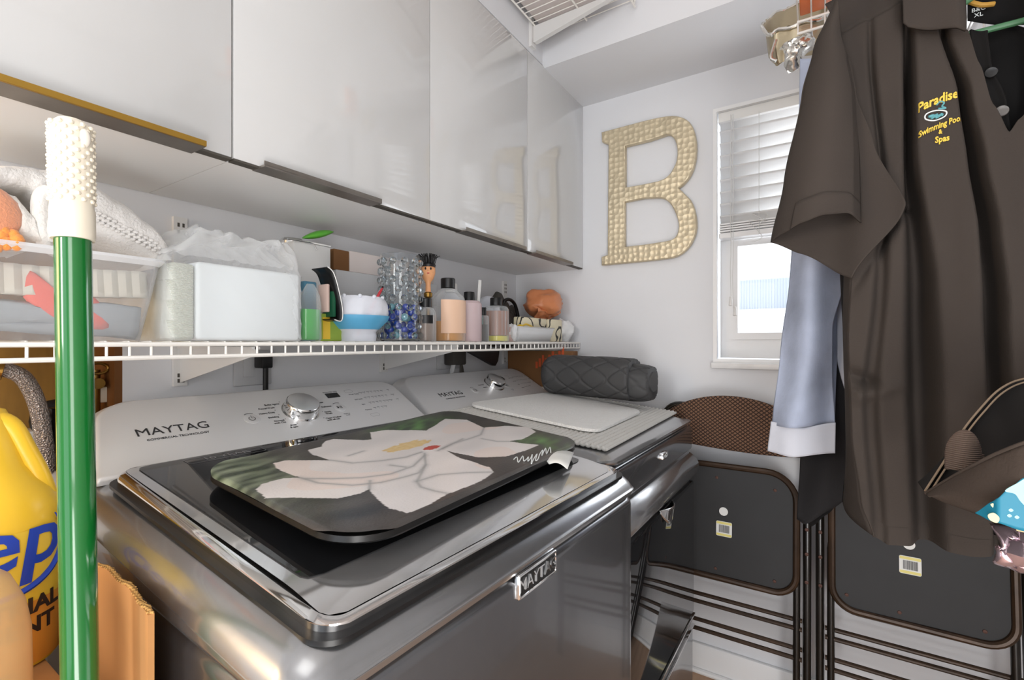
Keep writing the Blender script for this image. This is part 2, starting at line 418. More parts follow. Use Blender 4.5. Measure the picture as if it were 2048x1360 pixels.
# ------------------------------------------------------------------ blind
bl = thing('window_blind', 'white slatted blind with cords, half lowered in the window', 'blind', (wx0, D, wz1))
obj('headrail', MB().box(wx0+.014, wx1-.014, D+.010, D+.055, wz1-.045, wz1-.012, .003), M['white'], bl)
zz = []
for k in range(9):
    z = 1.892-k*.0415; zz.append(z)
    b = MB(); hw = .026; ta = math.radians(-44)
    def sl(u, v, z=z):
        q = (v-.5)*2*hw; cv = .004*(1-(2*v-1)**2)
        return (wx0+.018+u*(wx1-wx0-.036), D+.032+q*math.cos(ta)-cv*math.sin(ta), z+q*math.sin(ta)+cv*math.cos(ta))
    b.grid(sl, 1, 6)
    s_ = obj('slat', b, M['slat'], bl, mods=[('SOLIDIFY', dict(thickness=.0025))])
b = MB()
for k in range(4): b.box(wx0+.018, wx1-.018, D+.008, D+.056, 1.522+k*.008, 1.5275+k*.008, .001, 1)
obj('gathered_slats', b, M['slat'], bl)
obj('bottom_rail', MB().box(wx0+.016, wx1-.016, D+.006, D+.058, 1.500, 1.519, .004), M['slat'], bl)
def cordpts(x, z0, z1, y=D+.002, j=.0015): return [(x+j*math.sin(k*1.7), y, z0+(z1-z0)*k/12) for k in range(13)]
b = MB()
for x in (wx0+.055, wx0+.062): b.tube(cordpts(x, wz1-.03, 1.262 if x > wx0+.06 else 1.29), .0011, 6)
obj('pull_cord', b, M['cord'], bl)
for x, z in ((wx0+.055, 1.27), (wx0+.068, 1.236)):
    obj('cord_tassel', MB().lathe([(.002, .03), (.004, .028), (.0055, .010), (.0065, 0), (.004, -.002)], (x, D+.002, z), 12), M['white'], bl)
for x in (wx0+.14, wx1-.14):
    for y in (D+.005, D+.06): obj('ladder_cord', MB().tube([(x, y, wz1-.04), (x, y, 1.50)], .0009, 5), M['cord'], bl)
b = MB()
b.tube(crom([(wx0+.14, D+.0, 1.53), (wx0+.165, D-.004, 1.56), (wx0+.12, D-.004, 1.57), (wx0+.16, D-.004, 1.54), (wx0+.11, D-.004, 1.55), (wx0+.15, D-.004, 1.49), (wx0+.12, D-.004, 1.475)], 6), .001, 5)
obj('knotted_cord', b, M['cord'], bl)

# ------------------------------------------------------------------ letter B
def splinecurve(name, loops, depth, bev, y, m, parent=None):
    c = bpy.data.curves.new(name, 'CURVE'); c.dimensions = '2D'; c.fill_mode = 'BOTH'; c.extrude = depth/2; c.bevel_depth = bev; c.bevel_resolution = 2
    for lp in loops:
        s = c.splines.new('POLY'); s.points.add(len(lp)-1); s.use_cyclic_u = True
        for p, q in zip(s.points, lp): p.co = (q[0], q[1], 0, 1)
    o = bpy.data.objects.new(name, c); COL.objects.link(o); bpy.context.view_layer.update()
    me = bpy.data.meshes.new_from_object(o); bpy.data.objects.remove(o)
    mb = MB(); mb.add([(p.co.x, y-p.co.z, p.co.y) for p in me.vertices], [tuple(q.vertices) for q in me.polygons])
    return mb
def px2(pts, y): return [(U(a, b_, y=y)[0], U(a, b_, y=y)[2]) for a, b_ in pts]
yB = 1.733
outer = [(1207, 268), (1290, 246), (1335, 237)] + [(1360, 238), (1378, 248), (1388, 268), (1392, 300), (1387, 333), (1377, 355), (1365, 369), (1355, 378), (1366, 388), (1380, 402), (1389, 425), (1392, 455), (1385, 480), (1371, 500), (1352, 512), (1325, 517), (1290, 521), (1207, 529), (1207, 516), (1219, 512), (1221, 288), (1208, 284)]
h1 = [(1250, 292), (1300, 280), (1335, 268), (1350, 275), (1358, 295), (1357, 322), (1347, 345), (1335, 358), (1318, 366), (1290, 372), (1250, 379)]
h2 = [(1249, 403), (1290, 395), (1320, 394), (1338, 401), (1352, 420), (1361, 447), (1358, 470), (1346, 482), (1325, 487), (1300, 491), (1249, 497)]
def sm(l): return [p[:2] for p in crom([(a, b_, 0) for a, b_ in l], 3, True)]
def smk(l, corners):
    out = []; n = len(l)
    for i in range(n):
        a, b_ = l[i], l[(i+1) % n]; out.append(a)
        if i in corners or (i+1) % n in corners: continue
        p0, p3 = l[i-1], l[(i+2) % n]
        for t in (.33, .66):
            out.append(tuple(.5*((2*a[k])+(b_[k]-p0[k])*t+(2*p0[k]-5*a[k]+4*b_[k]-p3[k])*t*t+(3*a[k]-p0[k]-3*b_[k]+p3[k])*t**3) for k in (0, 1)))
    return out
outer = smk(outer, {0, 11, 20, 21, 22, 23, 24, 25, 26}); h1 = smk(h1, {0, 1, 9, 10}); h2 = smk(h2, {0, 1, 9, 10})
mb = splinecurve('B', [px2(outer, yB), px2(h1, yB), px2(h2, yB)], .016, .004, yB, None)
tag(obj('wall_letter', mb, M['gold'], smooth=40), 'hammered gold capital letter B hanging on the back wall', 'letter')

# ================================================================== WALL CABINETS
yb = [-.06, .398, .859, 1.318, D-.002]
pulls = [(100, 398), (520, 755), (925, 1046), (1066, 1140)]
labs = ['nearest high-gloss white wall cabinet with gold-edged pull', 'white gloss wall cabinet second from the camera, above napkin pack',
        'white gloss wall cabinet reflecting the window blind', 'farthest white gloss wall cabinet, against the back wall']
for i in range(4):
    y0, y1 = yb[i], yb[i+1]
    c = thing('wall_cabinet', labs[i], 'cabinet', (.15, (y0+y1)/2, 1.437), group='high-gloss wall cabinets')
    obj('carcass', MB().box(.002, .298, y0+.0005, y1-.0005, 1.437, 2.092), M['cabin'], c)
    dr = obj('door', MB().box(.300, .317, y0+.0015, y1-.0015, 1.440, 2.088, .0012, 2), M['cab'], c)
    a = U(pulls[i][0], 500, x=.32)[1] if i else -.02
    e = U(pulls[i][1], 500, x=.32)[1]
    b = MB(); b.box(.296, .334, a, e, 1.4362, 1.4395); b.box(.3318, .334, a, e, 1.4390, 1.446)
    if i == 0:
        b = MB(); b.box(.296, .3403, a, e, 1.4342, 1.4395)
        lab(obj('pull_lip', MB().box(.3405, .3442, a, e, 1.4342, 1.4425, .0005, 1), M['pullgold'], dr), 'gold coloured lip of the pull')
    obj('edge_pull', b, M['pull'], dr)
    obj('edge_strip', MB().box(.2995, .3165, y0+.002, y1-.002, 1.4365, 1.4398), M['gapdark'], dr)

# ================================================================== LOWER WIRE SHELF
ZS = 1.1465      # top of the deck
XS = .306
sh = thing('wire_shelf', 'long white wire shelf below the gloss cabinets', 'shelf', (.15, .8, ZS-.06))
def wire_shelf(sh, x0, x1, y0, y1, zt, lip=.024, step=.0254, r=.0017, flip=1):
    b = MB()
    n = int((y1-y0)/step)
    for k in range(n+1):
        y = y0+k*step
        b.tube([(x0, y, zt-r), (x1, y, zt-r), (x1+.002*flip, y, zt-r-.004), (x1+.002*flip, y, zt-lip)], r, 6)
    obj('deck_wires', b, M['wire'], sh)
    for nm, x, z, rr in (('top_rail', x1+.003*flip, zt-.005, .0032), ('bottom_rail', x1+.003*flip, zt-lip, .0032), ('back_rail', x0+.003*flip, zt-.0065, .003), ('middle_rail', (x0+x1)/2, zt-.0065, .003)):
        obj(nm, MB().tube([(x, y0-.002, z), (x, y1+.002, z)], rr, 8), M['wire'], sh)
wire_shelf(sh, .012, XS-.003, -.14, 1.74, ZS)
for y in (.4505, .995, 1.652):
    st_ = thing('shelf_support', {.4505: 'white slotted wall standard and bracket nearest the broom', .995: 'white slotted wall standard and bracket behind the washer console end', 1.652: 'white slotted wall standard and bracket at the far end of the wire shelf'}[y], 'bracket', (0.0, y, 1.055), group='supports of the wire shelf')
    g = obj('wall_standard', MB().box(0.0005, .010, y-.0125, y+.0125, 1.055, 1.40), M['brk'], st_)
    b = MB()
    for z in (1.062, 1.073, 1.350, 1.365, 1.38): b.box(.0095, .0105, y-.006, y-.002, z, z+.008); b.box(.0095, .0105, y+.003, y+.007, z, z+.008)
    obj('slots', b, M['gapdark'], g)
    b = MB(); b.prism([(.010, 1.062), (.010, 1.138), (.29, 1.138), (.29, 1.122)], lambda a, c: (a, y-.0015, c), lambda a, c: (a, y+.0015, c))
    b.box(.01, .29, y-.007, y+.007, 1.132, 1.1365)
    obj('bracket', b, M['brk'], st_)

# ================================================================== UPPER WIRE SHELF on the chase
sh2 = thing('wire_shelf', 'high white wire shelf near the ceiling, seen from below', 'shelf', (.45, .9, 2.25))
wire_shelf(sh2, .324, .635, .55, 1.415, 2.188)
b = MB(); b.box(.3105, .322, 1.336, 1.364, 2.112, 2.42)
g = obj('wall_standard', b, M['brk'], sh2)
b = MB()
for k in range(6): b.box(.3218, .3225, 1.353, 1.357, 2.13+k*.03, 2.145+k*.03)
obj('slots', b, M['gapdark'], g)
b = MB(); b.prism([(.322, 2.130), (.322, 2.181), (.61, 2.181), (.61, 2.175), (.59, 2.172)], lambda a, c: (a, 1.348, c), lambda a, c: (a, 1.352, c))
b.prism([(.322, 2.128), (.328, 2.123), (.60, 2.168), (.60, 2.173)], lambda a, c: (a, 1.342, c), lambda a, c: (a, 1.358, c))
obj('bracket', b, M['brk'], sh2)
bx = tag(obj('storage_box', MB().box(.335, .60, .62, 1.375, 2.189, 2.33, .004), M['boxpink']), 'pale flat carton lying on the high wire shelf', 'box')

# ================================================================== WALL OUTLETS, CORDS
for (a, c_, z0, z1, l) in ((.5577, .6445, 1.045, 1.125, 'wall outlet with black washer plug below the napkin pack'), (1.235, 1.36, 1.05, 1.125, 'wall outlet with grey plug behind the dryer')):
    t = thing('wall_outlet', l, 'outlet', (.003, (a+c_)/2, z0), group='outlets under the shelf')
    obj('cover_plate', MB().box(.0005, .007, a, c_, z0, z1, .002), M['boxgrey'], t)
    obj('receptacle', MB().box(.006, .010, a+.02, a+.045, z0+.02, z1-.02, .001), M['boxgrey'], t)
t = thing('power_cord', 'black power cord hanging straight down behind the washer console', 'cord', (.03, .612, .9))
obj('plug', MB().box(.0105, .045, .600, .626, 1.085, 1.115, .003), M['black'], t)
obj('cable', MB().tube([(.036, .613, 1.09), (.036, .613, 1.0), (.034, .613, .90)], .006, 10), M['black'], t)
t = thing('power_cord', 'grey forked cord plugged in behind the dryer console', 'cord', (.03, 1.29, .9))
obj('plug', MB().box(.0105, .055, 1.262, 1.335, 1.065, 1.115, .006), M['darkfab'], t)
obj('cable', MB().tube(crom([(.045, 1.275, 1.07), (.045, 1.262, 1.03), (.045, 1.255, .93)], 6), .008, 10), M['boxgrey'], t)
b = MB()
for q in (0, .012, .024): b.tube(crom([(.046, 1.315, 1.07), (.046, 1.312+q*.6, 1.03), (.046, 1.312+q, .93)], 6), .004, 8)
obj('wires', b, M['gapdark'], t)
# black case tucked under the shelf
pl_ = [U(935, 703, x=.12), U(1000, 700, x=.12), U(997, 722, x=.12), U(992, 732, x=.12), U(985, 731, x=.12)]
b = MB(); b.loft([[(p[0], p[1], p[2]) for p in pl_], [(p[0]-.012, p[1], p[2]) for p in pl_]])
tag(obj('plastic_flap', b, M['black'], mods=[('BEVEL', dict(width=.003, segments=2))]), 'black plastic corner hanging under the far shelf end', 'plastic sheet')

# ================================================================== WASHER AND DRYER
def ray_plane(px, py, p0, n):
    u = (px-PX0)/F; w_ = -(py-PY0)/F
    r = Vector((-_s+u*_c, _c+u*_s, w_)); c0 = Vector(CAM); n = Vector(n)
    return c0+r*((Vector(p0)-c0).dot(n)/r.dot(n))
def appliance(name, label, x0, y0, wdt, dep, rot, front_z, px_knob):
    t = thing(name, label, 'washing machine' if name == 'washing_machine' else 'clothes dryer', (x0, y0, 0), rot)
    ca, sa = math.cos(rot), math.sin(rot)
    def toL(p): dx, dy = p[0]-x0, p[1]-y0; return (dx*ca+dy*sa, -dx*sa+dy*ca, p[2])
    def toW(p): return (x0+p[0]*ca-p[1]*sa, y0+p[0]*sa+p[1]*ca, p[2])
    def ztop(X): return   .953-.045*min(1, max(0, (X-.2)/(dep-.2)))
    def ring(ins, h, z0=None):
        pts = rrect(dep-2*ins, wdt-2*ins, [max(.012, .035-ins*.3)]*4, 6, dep/2, wdt/2)
        return [(a, c, (ztop(a)-.0+h) if z0 is None else z0) for a, c in pts]
    b = MB()
    # lower body
    seam = front_z
    b.loft([ring(.004, 0, .02), ring(.004, 0, seam-.016), ring(.005, 0, seam-.009), ring(.010, 0, seam-.003), ring(.02, 0, seam)])
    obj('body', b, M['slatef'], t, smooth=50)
    b = MB()
    for X in (.06, dep-.06):
        for Y in (.06, wdt-.06): b.lathe([(.02, 0), (.02, .018), (.012, .024)], (X, Y, 0), 14)
    obj('levelling_feet', b, M['black'], t)
    # top cover with rounded shoulders
    b = MB()
    R_ = .042
    rs = [[(p[0], p[1], seam+.003) for p in ring(.014, 0)], [(p[0], p[1], seam+.0035) for p in ring(.003, 0)], [(p[0], p[1], seam+.010) for p in ring(0, 0)]]
    for k in range(0, 9):
        a = k/8*PI/2
        rs.append([(p[0], p[1], max(p[2], seam+.012)) for p in ring(R_*(1-math.cos(a)), -R_*.9*(1-math.sin(a)))])
    b.loft(rs)
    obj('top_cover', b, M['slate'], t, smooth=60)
    # console
    Xb, Zb, Xt, Zt = .205, .952, .045, 1.046
    dx, dz = Xt-Xb, Zt-Zb; Ln = math.hypot(dx, dz); nx_, nz_ = -dz/Ln*-1, dx/Ln*-1
    ux, uz = dx/Ln, dz/Ln       # up the face
    nx_, nz_ = uz, -ux          # outward normal
    def face(u, v, d=0.): return (Xb+ux*v+nx_*d, wdt/2+u, Zb+uz*v+nz_*d)
    def fring(ins, d, back=False):
        p = rrect(wdt-.004-2*ins, Ln-2*ins, [.006, .045, .045, .006], 7, 0, Ln/2)
        p = [(a+((.018+.040*max(0, c/Ln)) if a < 0 else 0), c) for a, c in p]
        if back: return [(.012, wdt/2+a, Zb-.04+(Zt-Zb+.034)*max(0, min(1, c/Ln))) for a, c in p]
        return [face(a, c, d) for a, c in p]
    b = MB(); b.loft([fring(.004, 0, True), fring(.0, -.010), fring(.0005, -.004), fring(.003, -.0008), fring(.007, 0)])
    con = obj('console', b, M['console'], t, smooth=50)
    W0 = toW(face(0, 0)); Wn = Vector(toW(face(0, 0, 1)))-Vector(W0)
    def at(px, py):
        l = toL(ray_plane(px, py, W0, Wn)); return l[1]-wdt/2, (l[0]-Xb)*ux+(l[2]-Zb)*uz
    return t, con, face, at, toL, toW, ztop, ring

# ---- washer
Wt = appliance('washing_machine', 'grey top-load washing machine carrying the magnolia print mat', .062, .228,   .668, .738, math.radians(-2.6), .869, 0)
t, con, face, at, toL, toW, ztop, ring = Wt
WASH = t
def console_details(con, face, at, logo, pwr, knob, disp, start, words, small=1.0):
    ku, kv = at(*knob)
    b = MB(); n = 40
    def disc(r, d): return [face(ku+r*math.cos(k*2*PI/n), kv+r*math.sin(k*2*PI/n), d) for k in range(n)]
    b.loft([disc(.0345, 0), disc(.0345, .018), disc(.033, .0225), disc(.0315, .024)])
    kn = obj('dial_knob', b, M['chrome'], con)
    b = MB(); b.loft([disc(.0312, .0241), disc(.0300, .0247), disc(.0008, .0250)]); obj('dial_face', b, M['knob'], kn)
    b = MB(); b.loft([disc(.0375, .0), disc(.0375, .0014)]); obj('dial_ring', b, M['chrome'], con)
    u, v = at(*logo)
    obj('brand_lettering', text_mb('MAYTAG', .0265*small, lambda a, c, d: face(u+a, v+c, .0003+d)), M['ink'], con)
    obj('brand_sublettering', text_mb('COMMERCIAL TECHNOLOGY', .0068*small, lambda a, c, d: face(u+a+.002, v-.020+c, .0003+d)), M['ink'], con)
    u2, v2 = at(*pwr)
    def circ(cu, cv, r, w, a0=0, a1=2*PI, n=28):
        m = MB(); rr = [r-w, r]
        m.add([face(cu+q*math.cos(a0+(a1-a0)*k/n), cv+q*math.sin(a0+(a1-a0)*k/n), .0006) for k in range(n+1) for q in rr], [(2*k, 2*k+1, 2*k+3, 2*k+2) for k in range(n)]); return m
    def button(cu, cv, nm):
        m = MB(); m.loft([[face(cu+r*math.cos(k*PI/14), cv+r*math.sin(k*PI/14), d) for k in range(28)] for r, d in ((.0145, 0), (.0145, .0006), (.0135, .0010), (.0008, .0003))])
        return obj(nm, m, M['console'], con)
    def sym(m, d=.0006):
        return m
    pb = button(u2, v2, 'power_button')
    m = circ(u2, v2, .0062, .0012, PI*.5+.5, PI*2.5-.5); m.add([face(u2-.0005, v2, .0012), face(u2+.0005, v2, .0012), face(u2+.0005, v2+.008, .0012), face(u2-.0005, v2+.008, .0012)], [(0, 1, 2, 3)])
    m.xf(lambda x, y, z: (x+.0008*.5, y, z+.0008*.86)); obj('power_symbol', m, M['ink'], pb)
    obj('power_arc', circ(u2, v2, .0178, .0012, 1.1, 2.1), M['ink'], con)
    u3, v3 = at(*start)
    sb = button(u3, v3, 'start_button')
    m = MB()
    def fl(pts): m.add([face(u3+a, v3+c, .0014) for a, c in pts], [tuple(range(len(pts)))])
    fl([(-.006, -.0045), (-.0005, 0), (-.006, .0045)]); fl([(.0012, -.0045), (.0026, -.0045), (.0026, .0045), (.0012, .0045)]); fl([(.0042, -.0045), (.0056, -.0045), (.0056, .0045), (.0042, .0045)])
    obj('start_symbol', m, M['ink'], sb)
    obj('start_arc', circ(u3, v3, .0178, .0012, 1.1, 2.1), M['ink'], con)
    u4, v4 = at(*disp)
    m = MB(); m.loft([[face(u4+a, v4+c, d) for a, c in rrect(.032, .017, .001, 2)] for d in (0, .0009)]); obj('display', m, M['glass_black'], con)
    m = MB()
    for k, (w_, a, rr) in enumerate(words):
        cu, cv = ku+rr*math.cos(math.radians(a)), kv+rr*.8*math.sin(math.radians(a))
        tm = text_mb(w_, .0065*small, lambda p, q, d: face(cu+p, cv+q, .0003+d), align='RIGHT' if 90 < a < 270 else 'LEFT'); m.add(tm.v, tm.f)
        dd = (cu+(.003 if 90 < a < 270 else -.003), cv+.006); m.add([face(dd[0]+x, dd[1]+y, .0006) for x, y in ((-.0009, -.0009), (.0009, -.0009), (.0009, .0009), (-.0009, .0009))], [(0, 1, 2, 3)])
    obj('cycle_markings', m, M['ink'], con)
    m = MB()
    tm = text_mb('ESTIMATED TIME', .0048*small, lambda p, q, d: face(u4+p, v4+.013+q, .0003+d)); m.add(tm.v, tm.f)
    tm = text_mb('Hold to\nLock', .005*small, lambda p, q, d: face(u3+p+.004, v3-.027+q, .0003+d)); m.add(tm.v, tm.f)
    opts = ['Soil Level', 'Temp', 'Spin', 'Extra Rinse', 'Fabric Softener']
    for r in range(4):
        for c in range(6):
            cu, cv = u4+.055+c*.021+r*.004*0, v4-.004-r*.021
            if c in (0,):
                tm = text_mb(['Wash Temp', 'Soil Level', 'Spin', 'Options'][r], .0055*small, lambda p, q, d: face(cu+p, cv+q, .0003+d)); m.add(tm.v, tm.f)
            elif c < 3 or r < 3:
                for q in range(2 if c < 4 else 1):
                    m.add([face(cu+q*.010+x, cv+y, .0006) for x, y in ((-.0009, -.0009), (.0009, -.0009), (.0009, .0009), (-.0009, .0009))], [(0, 1, 2, 3)])
                    tm = text_mb(['Hot', 'Warm', 'Cool', 'Cold', 'Auto'][(c+r+q) % 5], .0038*small, lambda p, q_, d: face(cu+q*.010+p, cv+.0045+q_, .0003+d), res=1); m.add(tm.v, tm.f)
    for cu, cv, w_ in ((u4+.048, v4+.010, .022), (u4+.060, v4-.088, .024)):
        o_ = rrect(w_, .011, .005, 4, cu, cv); i_ = rrect(w_-.001, .010, .0045, 4, cu, cv); n_ = len(o_)
        m.add([face(a, c, .0004) for a, c in o_+i_], [(k, (k+1) % n_, n_+(k+1) % n_, n_+k) for k in range(n_)])
    obj('option_markings', m, M['inkgrey'], con)
cyc = [('Bulky Items', 128, .050), ('PowerWash', 150, .052), ('Heavy Duty', 172, .052), ('Bedding', 193, .052), ('Normal\nwith Oxi', 215, .055), ('drain\n& spin', 242, .062),
       ('Colors', 50, .050), ('Whites', 30, .050), ('Delicates', 5, .050), ('Quick\nWash', 335, .052), ('Clean Washer\nwith affresh', 308, .062)]
console_details(con, face, at, (348, 858), (504, 838), (601, 822), (665, 791), (679, 815), cyc)
# lid: frame, glass, hinge line
dep, wdt = .738, .668
def crown(X): return -1.6*max(0, X-.635)**2
def lidpts(x0, x1, y0, y1, r, dz): return [(a, c, ztop(a)+dz+(crown(a) if dz > .009 else 0)) for a, c in rrect(x1-x0, y1-y0, r, 8, (x0+x1)/2, (y0+y1)/2)]
LX0, LX1, LY0, LY1 = .212, .719, .037, .630
b = MB(); b.loft([lidpts(LX0-.004, LX1+.008, LY0-.008, LY1+.008, .03, -.004), lidpts(LX0-.004, LX1+.008, LY0-.008, LY1+.008, .03, .0006)]); obj('lid_gap', b, M['black'], t)
b = MB(); b.loft([lidpts(LX0, LX1, LY0, LY1, .028, 0.0007), lidpts(LX0, LX1, LY0, LY1, .028, .007), lidpts(LX0+.002, LX1-.003, LY0+.003, LY1-.003, .026, .011), lidpts(LX0+.004, LX1-.012, LY0+.009, LY1-.009, .022, .0135), lidpts(LX0+.004, LX1-.013, LY0+.0105, LY1-.0105, .020, .0130)])
lid = obj('lid', b, M['chrome'], t, smooth=50)
def lidplate(x0, x1, y0, y1, r, dz, nx=40, ny=30):
    hx, hy = (x1-x0)/2, (y1-y0)/2
    def f(u, v):
        x, y = (u-.5)*2*hx, (v-.5)*2*hy; kx, ky = hx-r, hy-r
        cx, cy = max(-kx, min(kx, x)), max(-ky, min(ky, y)); ex, ey = x-cx, y-cy
        if ex and ey: k = max(abs(ex), abs(ey))/math.hypot(ex, ey); ex *= k; ey *= k
        X = (x0+x1)/2+cx+ex; return (X, (y0+y1)/2+cy+ey, ztop(X)+dz+crown(X))
    return MB().grid(f, nx, ny)
obj('lid_panel', lidplate(LX0+.004, LX1-.0135, LY0+.011, LY1-.011, .018, .0134), M['lidframe'], lid)
GX0, GX1, GY0, GY1 = .222, .653, .062, .604
obj('lid_glass', lidplate(GX0, GX1, GY0, GY1, .014, .0146), M['glass_black'], lid)
def lidsurf(u, v, d): X = .242-v; return (X, .175+u, ztop(X)+.0148+d)
m = MB(); tm = text_mb('10 YEAR', .019, lambda a, c, d: lidsurf(a, c, d)); m.add(tm.v, tm.f)
o_ = rrect(.115, .026, .004, 3); i_ = rrect(.113, .024, .003, 3); n_ = len(o_)
m.add([lidsurf(a, c, .0003) for a, c in o_+i_], [(k, (k+1) % n_, n_+(k+1) % n_, n_+k) for k in range(n_)])
obj('lid_lettering', m, M['inkgrey'], lid)
# front badge
def badge(t, px, py, wd, ht, Xf, toL, txt):
    l = toL(U(px, py, x=.815)); Y, Z = l[1], l[2]
    def bf(a, c, d): return (Xf+d, Y+a, Z+c)
    m = MB(); m.loft([[bf(a, c, d) for a, c in rrect(wd-2*i, ht-2*i, .002, 3)] for i, d in ((0, -.002), (0, .003), (.001, .0045), (.0028, .0045), (.0034, .0032))])
    bd = obj('badge', m, M['chrome'], t)
    m = MB(); m.loft([[bf(a, c, d) for a, c in rrect(wd-.007, ht-.007, .001, 2)] for d in (.003, .0034)]); obj('badge_ground', m, M['black'], bd)
    tm = text_mb(txt, ht*.72, lambda a, c, d: bf(a, c, .0034+d), depth=.0012); obj('badge_lettering', tm, M['chrome'], bd)
badge(t, 1079, 1148, .088, .030, dep-.0035, toL, 'MAYTAG')

# ---- dryer
Dt = appliance('clothes_dryer', 'grey front-load dryer beyond the washer, two pale mats on top', .052, .912, .668, .712, math.radians(-1.0), .890, 0)
t, con, face, at, toL, toW, ztopD, ringD = Dt
DRY = t
console_details(con, face, at, (902, 788), (950, 781), (988, 769), (1002, 757), (1013, 771), [(a[0], a[1], a[2]) for a in cyc if a[0] in ('Heavy Duty', 'Bedding', 'Whites', 'Colors')], .95)
dep, wdt = .712, .668
# drawer line, convex door with handle and window
def slab(y0, y1, z0, z1, x0, x1, r):
    m = MB(); m.loft([[(x, a, c) for a, c in rrect(y1-y0-2*i, z1-z0-2*i, max(r-i, .002), 5, (y0+y1)/2, (z0+z1)/2)] for i, x in ((0, x0), (0, x1-.006), (.0015, x1-.002), (.006, x1))]); return m
obj('control_panel', slab(.012, wdt-.012, .812, .884, dep-.02, dep+.000, .01), M['slatef'], t)
m = MB(); N_ = 12
rings = []
for k in range(N_+1):
    a = k/N_; z = .802-.085*a; x = dep-.004+.030*math.sin(PI*min(1, a*1.05))**.8*(1-.25*a)
    rings.append([(dep-.02, .012, z), (x-.01, .012, z), (x, .022, z), (x, wdt-.022, z), (x-.01, wdt-.012, z), (dep-.02, wdt-.012, z)])
m.loft(rings); dr = obj('door', m, M['slate'], t, smooth=60)
obj('door_glass', slab(.012, wdt-.012, .305, .716, dep-.02, dep+.006, .012), M['glass_black'], dr)
m = MB(); l = toL(U(1345, 1035, x=.79))
m.grid(lambda u, v: (dep+.004+.020*math.sin(PI*u)*(1-v*.3), l[1]-.055+.11*u, .722-(.045*math.sin(PI*u)**.7)*v), 16, 5)
obj('handle', m, M['chrome'], dr, mods=[('SOLIDIFY', dict(thickness=.003))])
m = MB(); m.box(dep-.01, dep+.010, .012, wdt-.012, .296, .303, .002); m.box(dep-.01, dep+.008, .012, wdt-.012, .262, .268, .002)
obj('chrome_trim', m, M['chrome'], t)
obj('kick_panel', slab(.012, wdt-.012, .03, .258, dep-.02, dep+.002, .01), M['slatef'], t)
badge(t, 1331, 911, .036, .018, dep+.000, lambda p: toL(U(1331, 911, x=.775)), 'MAYTAG')

# ================================================================== MATS ON THE DRYER
def deckD(px, py, h):
    X = .5
    for _ in range(6):
        z = ztopD(X)+h; p = U(px, py, z=z); X = toLD(p)[0]
    return p
toLD = toL
def quadmat(cs, h, th, r, name, ms, label, cat, nu=60, nv=60, pat=None, mods=None):
    """cs: four corners on the deck in order"""
    P_ = [Vector(deckD(px, py, h)) for px, py in cs]
    lu = ((P_[1]-P_[0]).length+(P_[2]-P_[3]).length)/2; lv = ((P_[3]-P_[0]).length+(P_[2]-P_[1]).length)/2
    def at_(a, c, d=0.):
        u, v = a/lu+.5, c/lv+.5
        p = P_[0]*(1-u)*(1-v)+P_[1]*u*(1-v)+P_[2]*u*v+P_[3]*(1-u)*v
        return (p.x, p.y, ztopD(toLD(p)[0])+h+d+(pat(a, c) if pat and d >= 0 else 0))
    return at_, lu, lv
def padmesh(at_, lu, lv, th, r, nx=70, ny=50):
    """rounded-rectangle pad: concentric rings so the top can carry relief"""
    m = MB(); rings = []
    base = rrect(lu, lv, r, 8)
    rings.append([at_(a, c, -th) for a, c in base]); rings.append([at_(a, c, -th*.3) for a, c in base])
    K = 22
    for k in range(K+1):
        s_ = 1-k/K*.999 if k else 1
        rings.append([at_(a*s_*(1 if k else .997), c*s_*(1 if k else .997), 0) for a, c in base])
    m.loft(rings, cap=True); return m
at1, lu, lv = quadmat([(884, 826), (1212, 898), (1352, 824), (1108, 783)], .008, .006, .02, '', None, '', '')
m = MB(); nu, nv = 150, 90
m.grid(lambda u, v: at1((u-.5)*lu, (v-.5)*lv, .0050*(math.sin(u*36*2*PI)*.5+.5)*(math.sin(v*nv/3*2*PI)*.25+.75)), nu*2, nv)
o = obj('ribbed_mat', m, M['matrib'], mods=[('SOLIDIFY', dict(thickness=.006, offset=-1))]); o.name = 'ribbed_mat'
tag(o, 'grey ribbed mat lying under the white stone mat on the dryer', 'mat')
at2, lu, lv = quadmat([(930, 806), (1192, 862), (1286, 820), (1104, 783)], .0205, .008, .04, '', None, '', '')
o = obj('drying_mat', padmesh(at2, lu, lv, .007, .045), [M['matwhite']])
tag(o, 'white speckled drying mat on top of the grey ribbed mat', 'mat')
lab(obj('care_tag', MB().box(.21, .235, 1.575, 1.60, .960, .975, .002), M['cream'], o), 'small cream fabric tag')

# ================================================================== MAGNOLIA MAT on the washer
zc = [Vector(U(a, b_, z=z)) for (a, b_), z in (((388, 934), .976), ((700, 1092), .957), ((1172, 880), .957), ((900, 818), .976))]
def mg(u, v):   # u along width (near to far), v back to front
    p = zc[0]*(1-u)*(1-v)+zc[3]*u*(1-v)+zc[2]*u*v+zc[1]*(1-u)*v
    return p
MW = .5*((zc[3]-zc[0]).length+(zc[2]-zc[1]).length); MH = .5*((zc[1]-zc[0]).length+(zc[2]-zc[3]).length)
def Z(*l): return [(400+a/2.626, 820+b_/2.626) for a, b_ in l]
white = Z((380, 275), (450, 260), (680, 262), (600, 235), (560, 210), (640, 190), (660, 160), (700, 150), (860, 155), (905, 150), (890, 115), (960, 105), (1190, 108), (1290, 50), (1400, 55), (1490, 95), (1600, 85), (1730, 90), (1765, 115), (1690, 155), (1620, 165), (1780, 185), (1700, 215), (1600, 245), (1450, 250), (1290, 215), (1380, 260), (1520, 300), (1545, 325), (1440, 390), (1310, 440), (1200, 500), (1090, 545), (1000, 520), (930, 470), (890, 415), (840, 440), (720, 468), (520, 465), (350, 470), (290, 430), (330, 395), (440, 362), (520, 355), (430, 320))
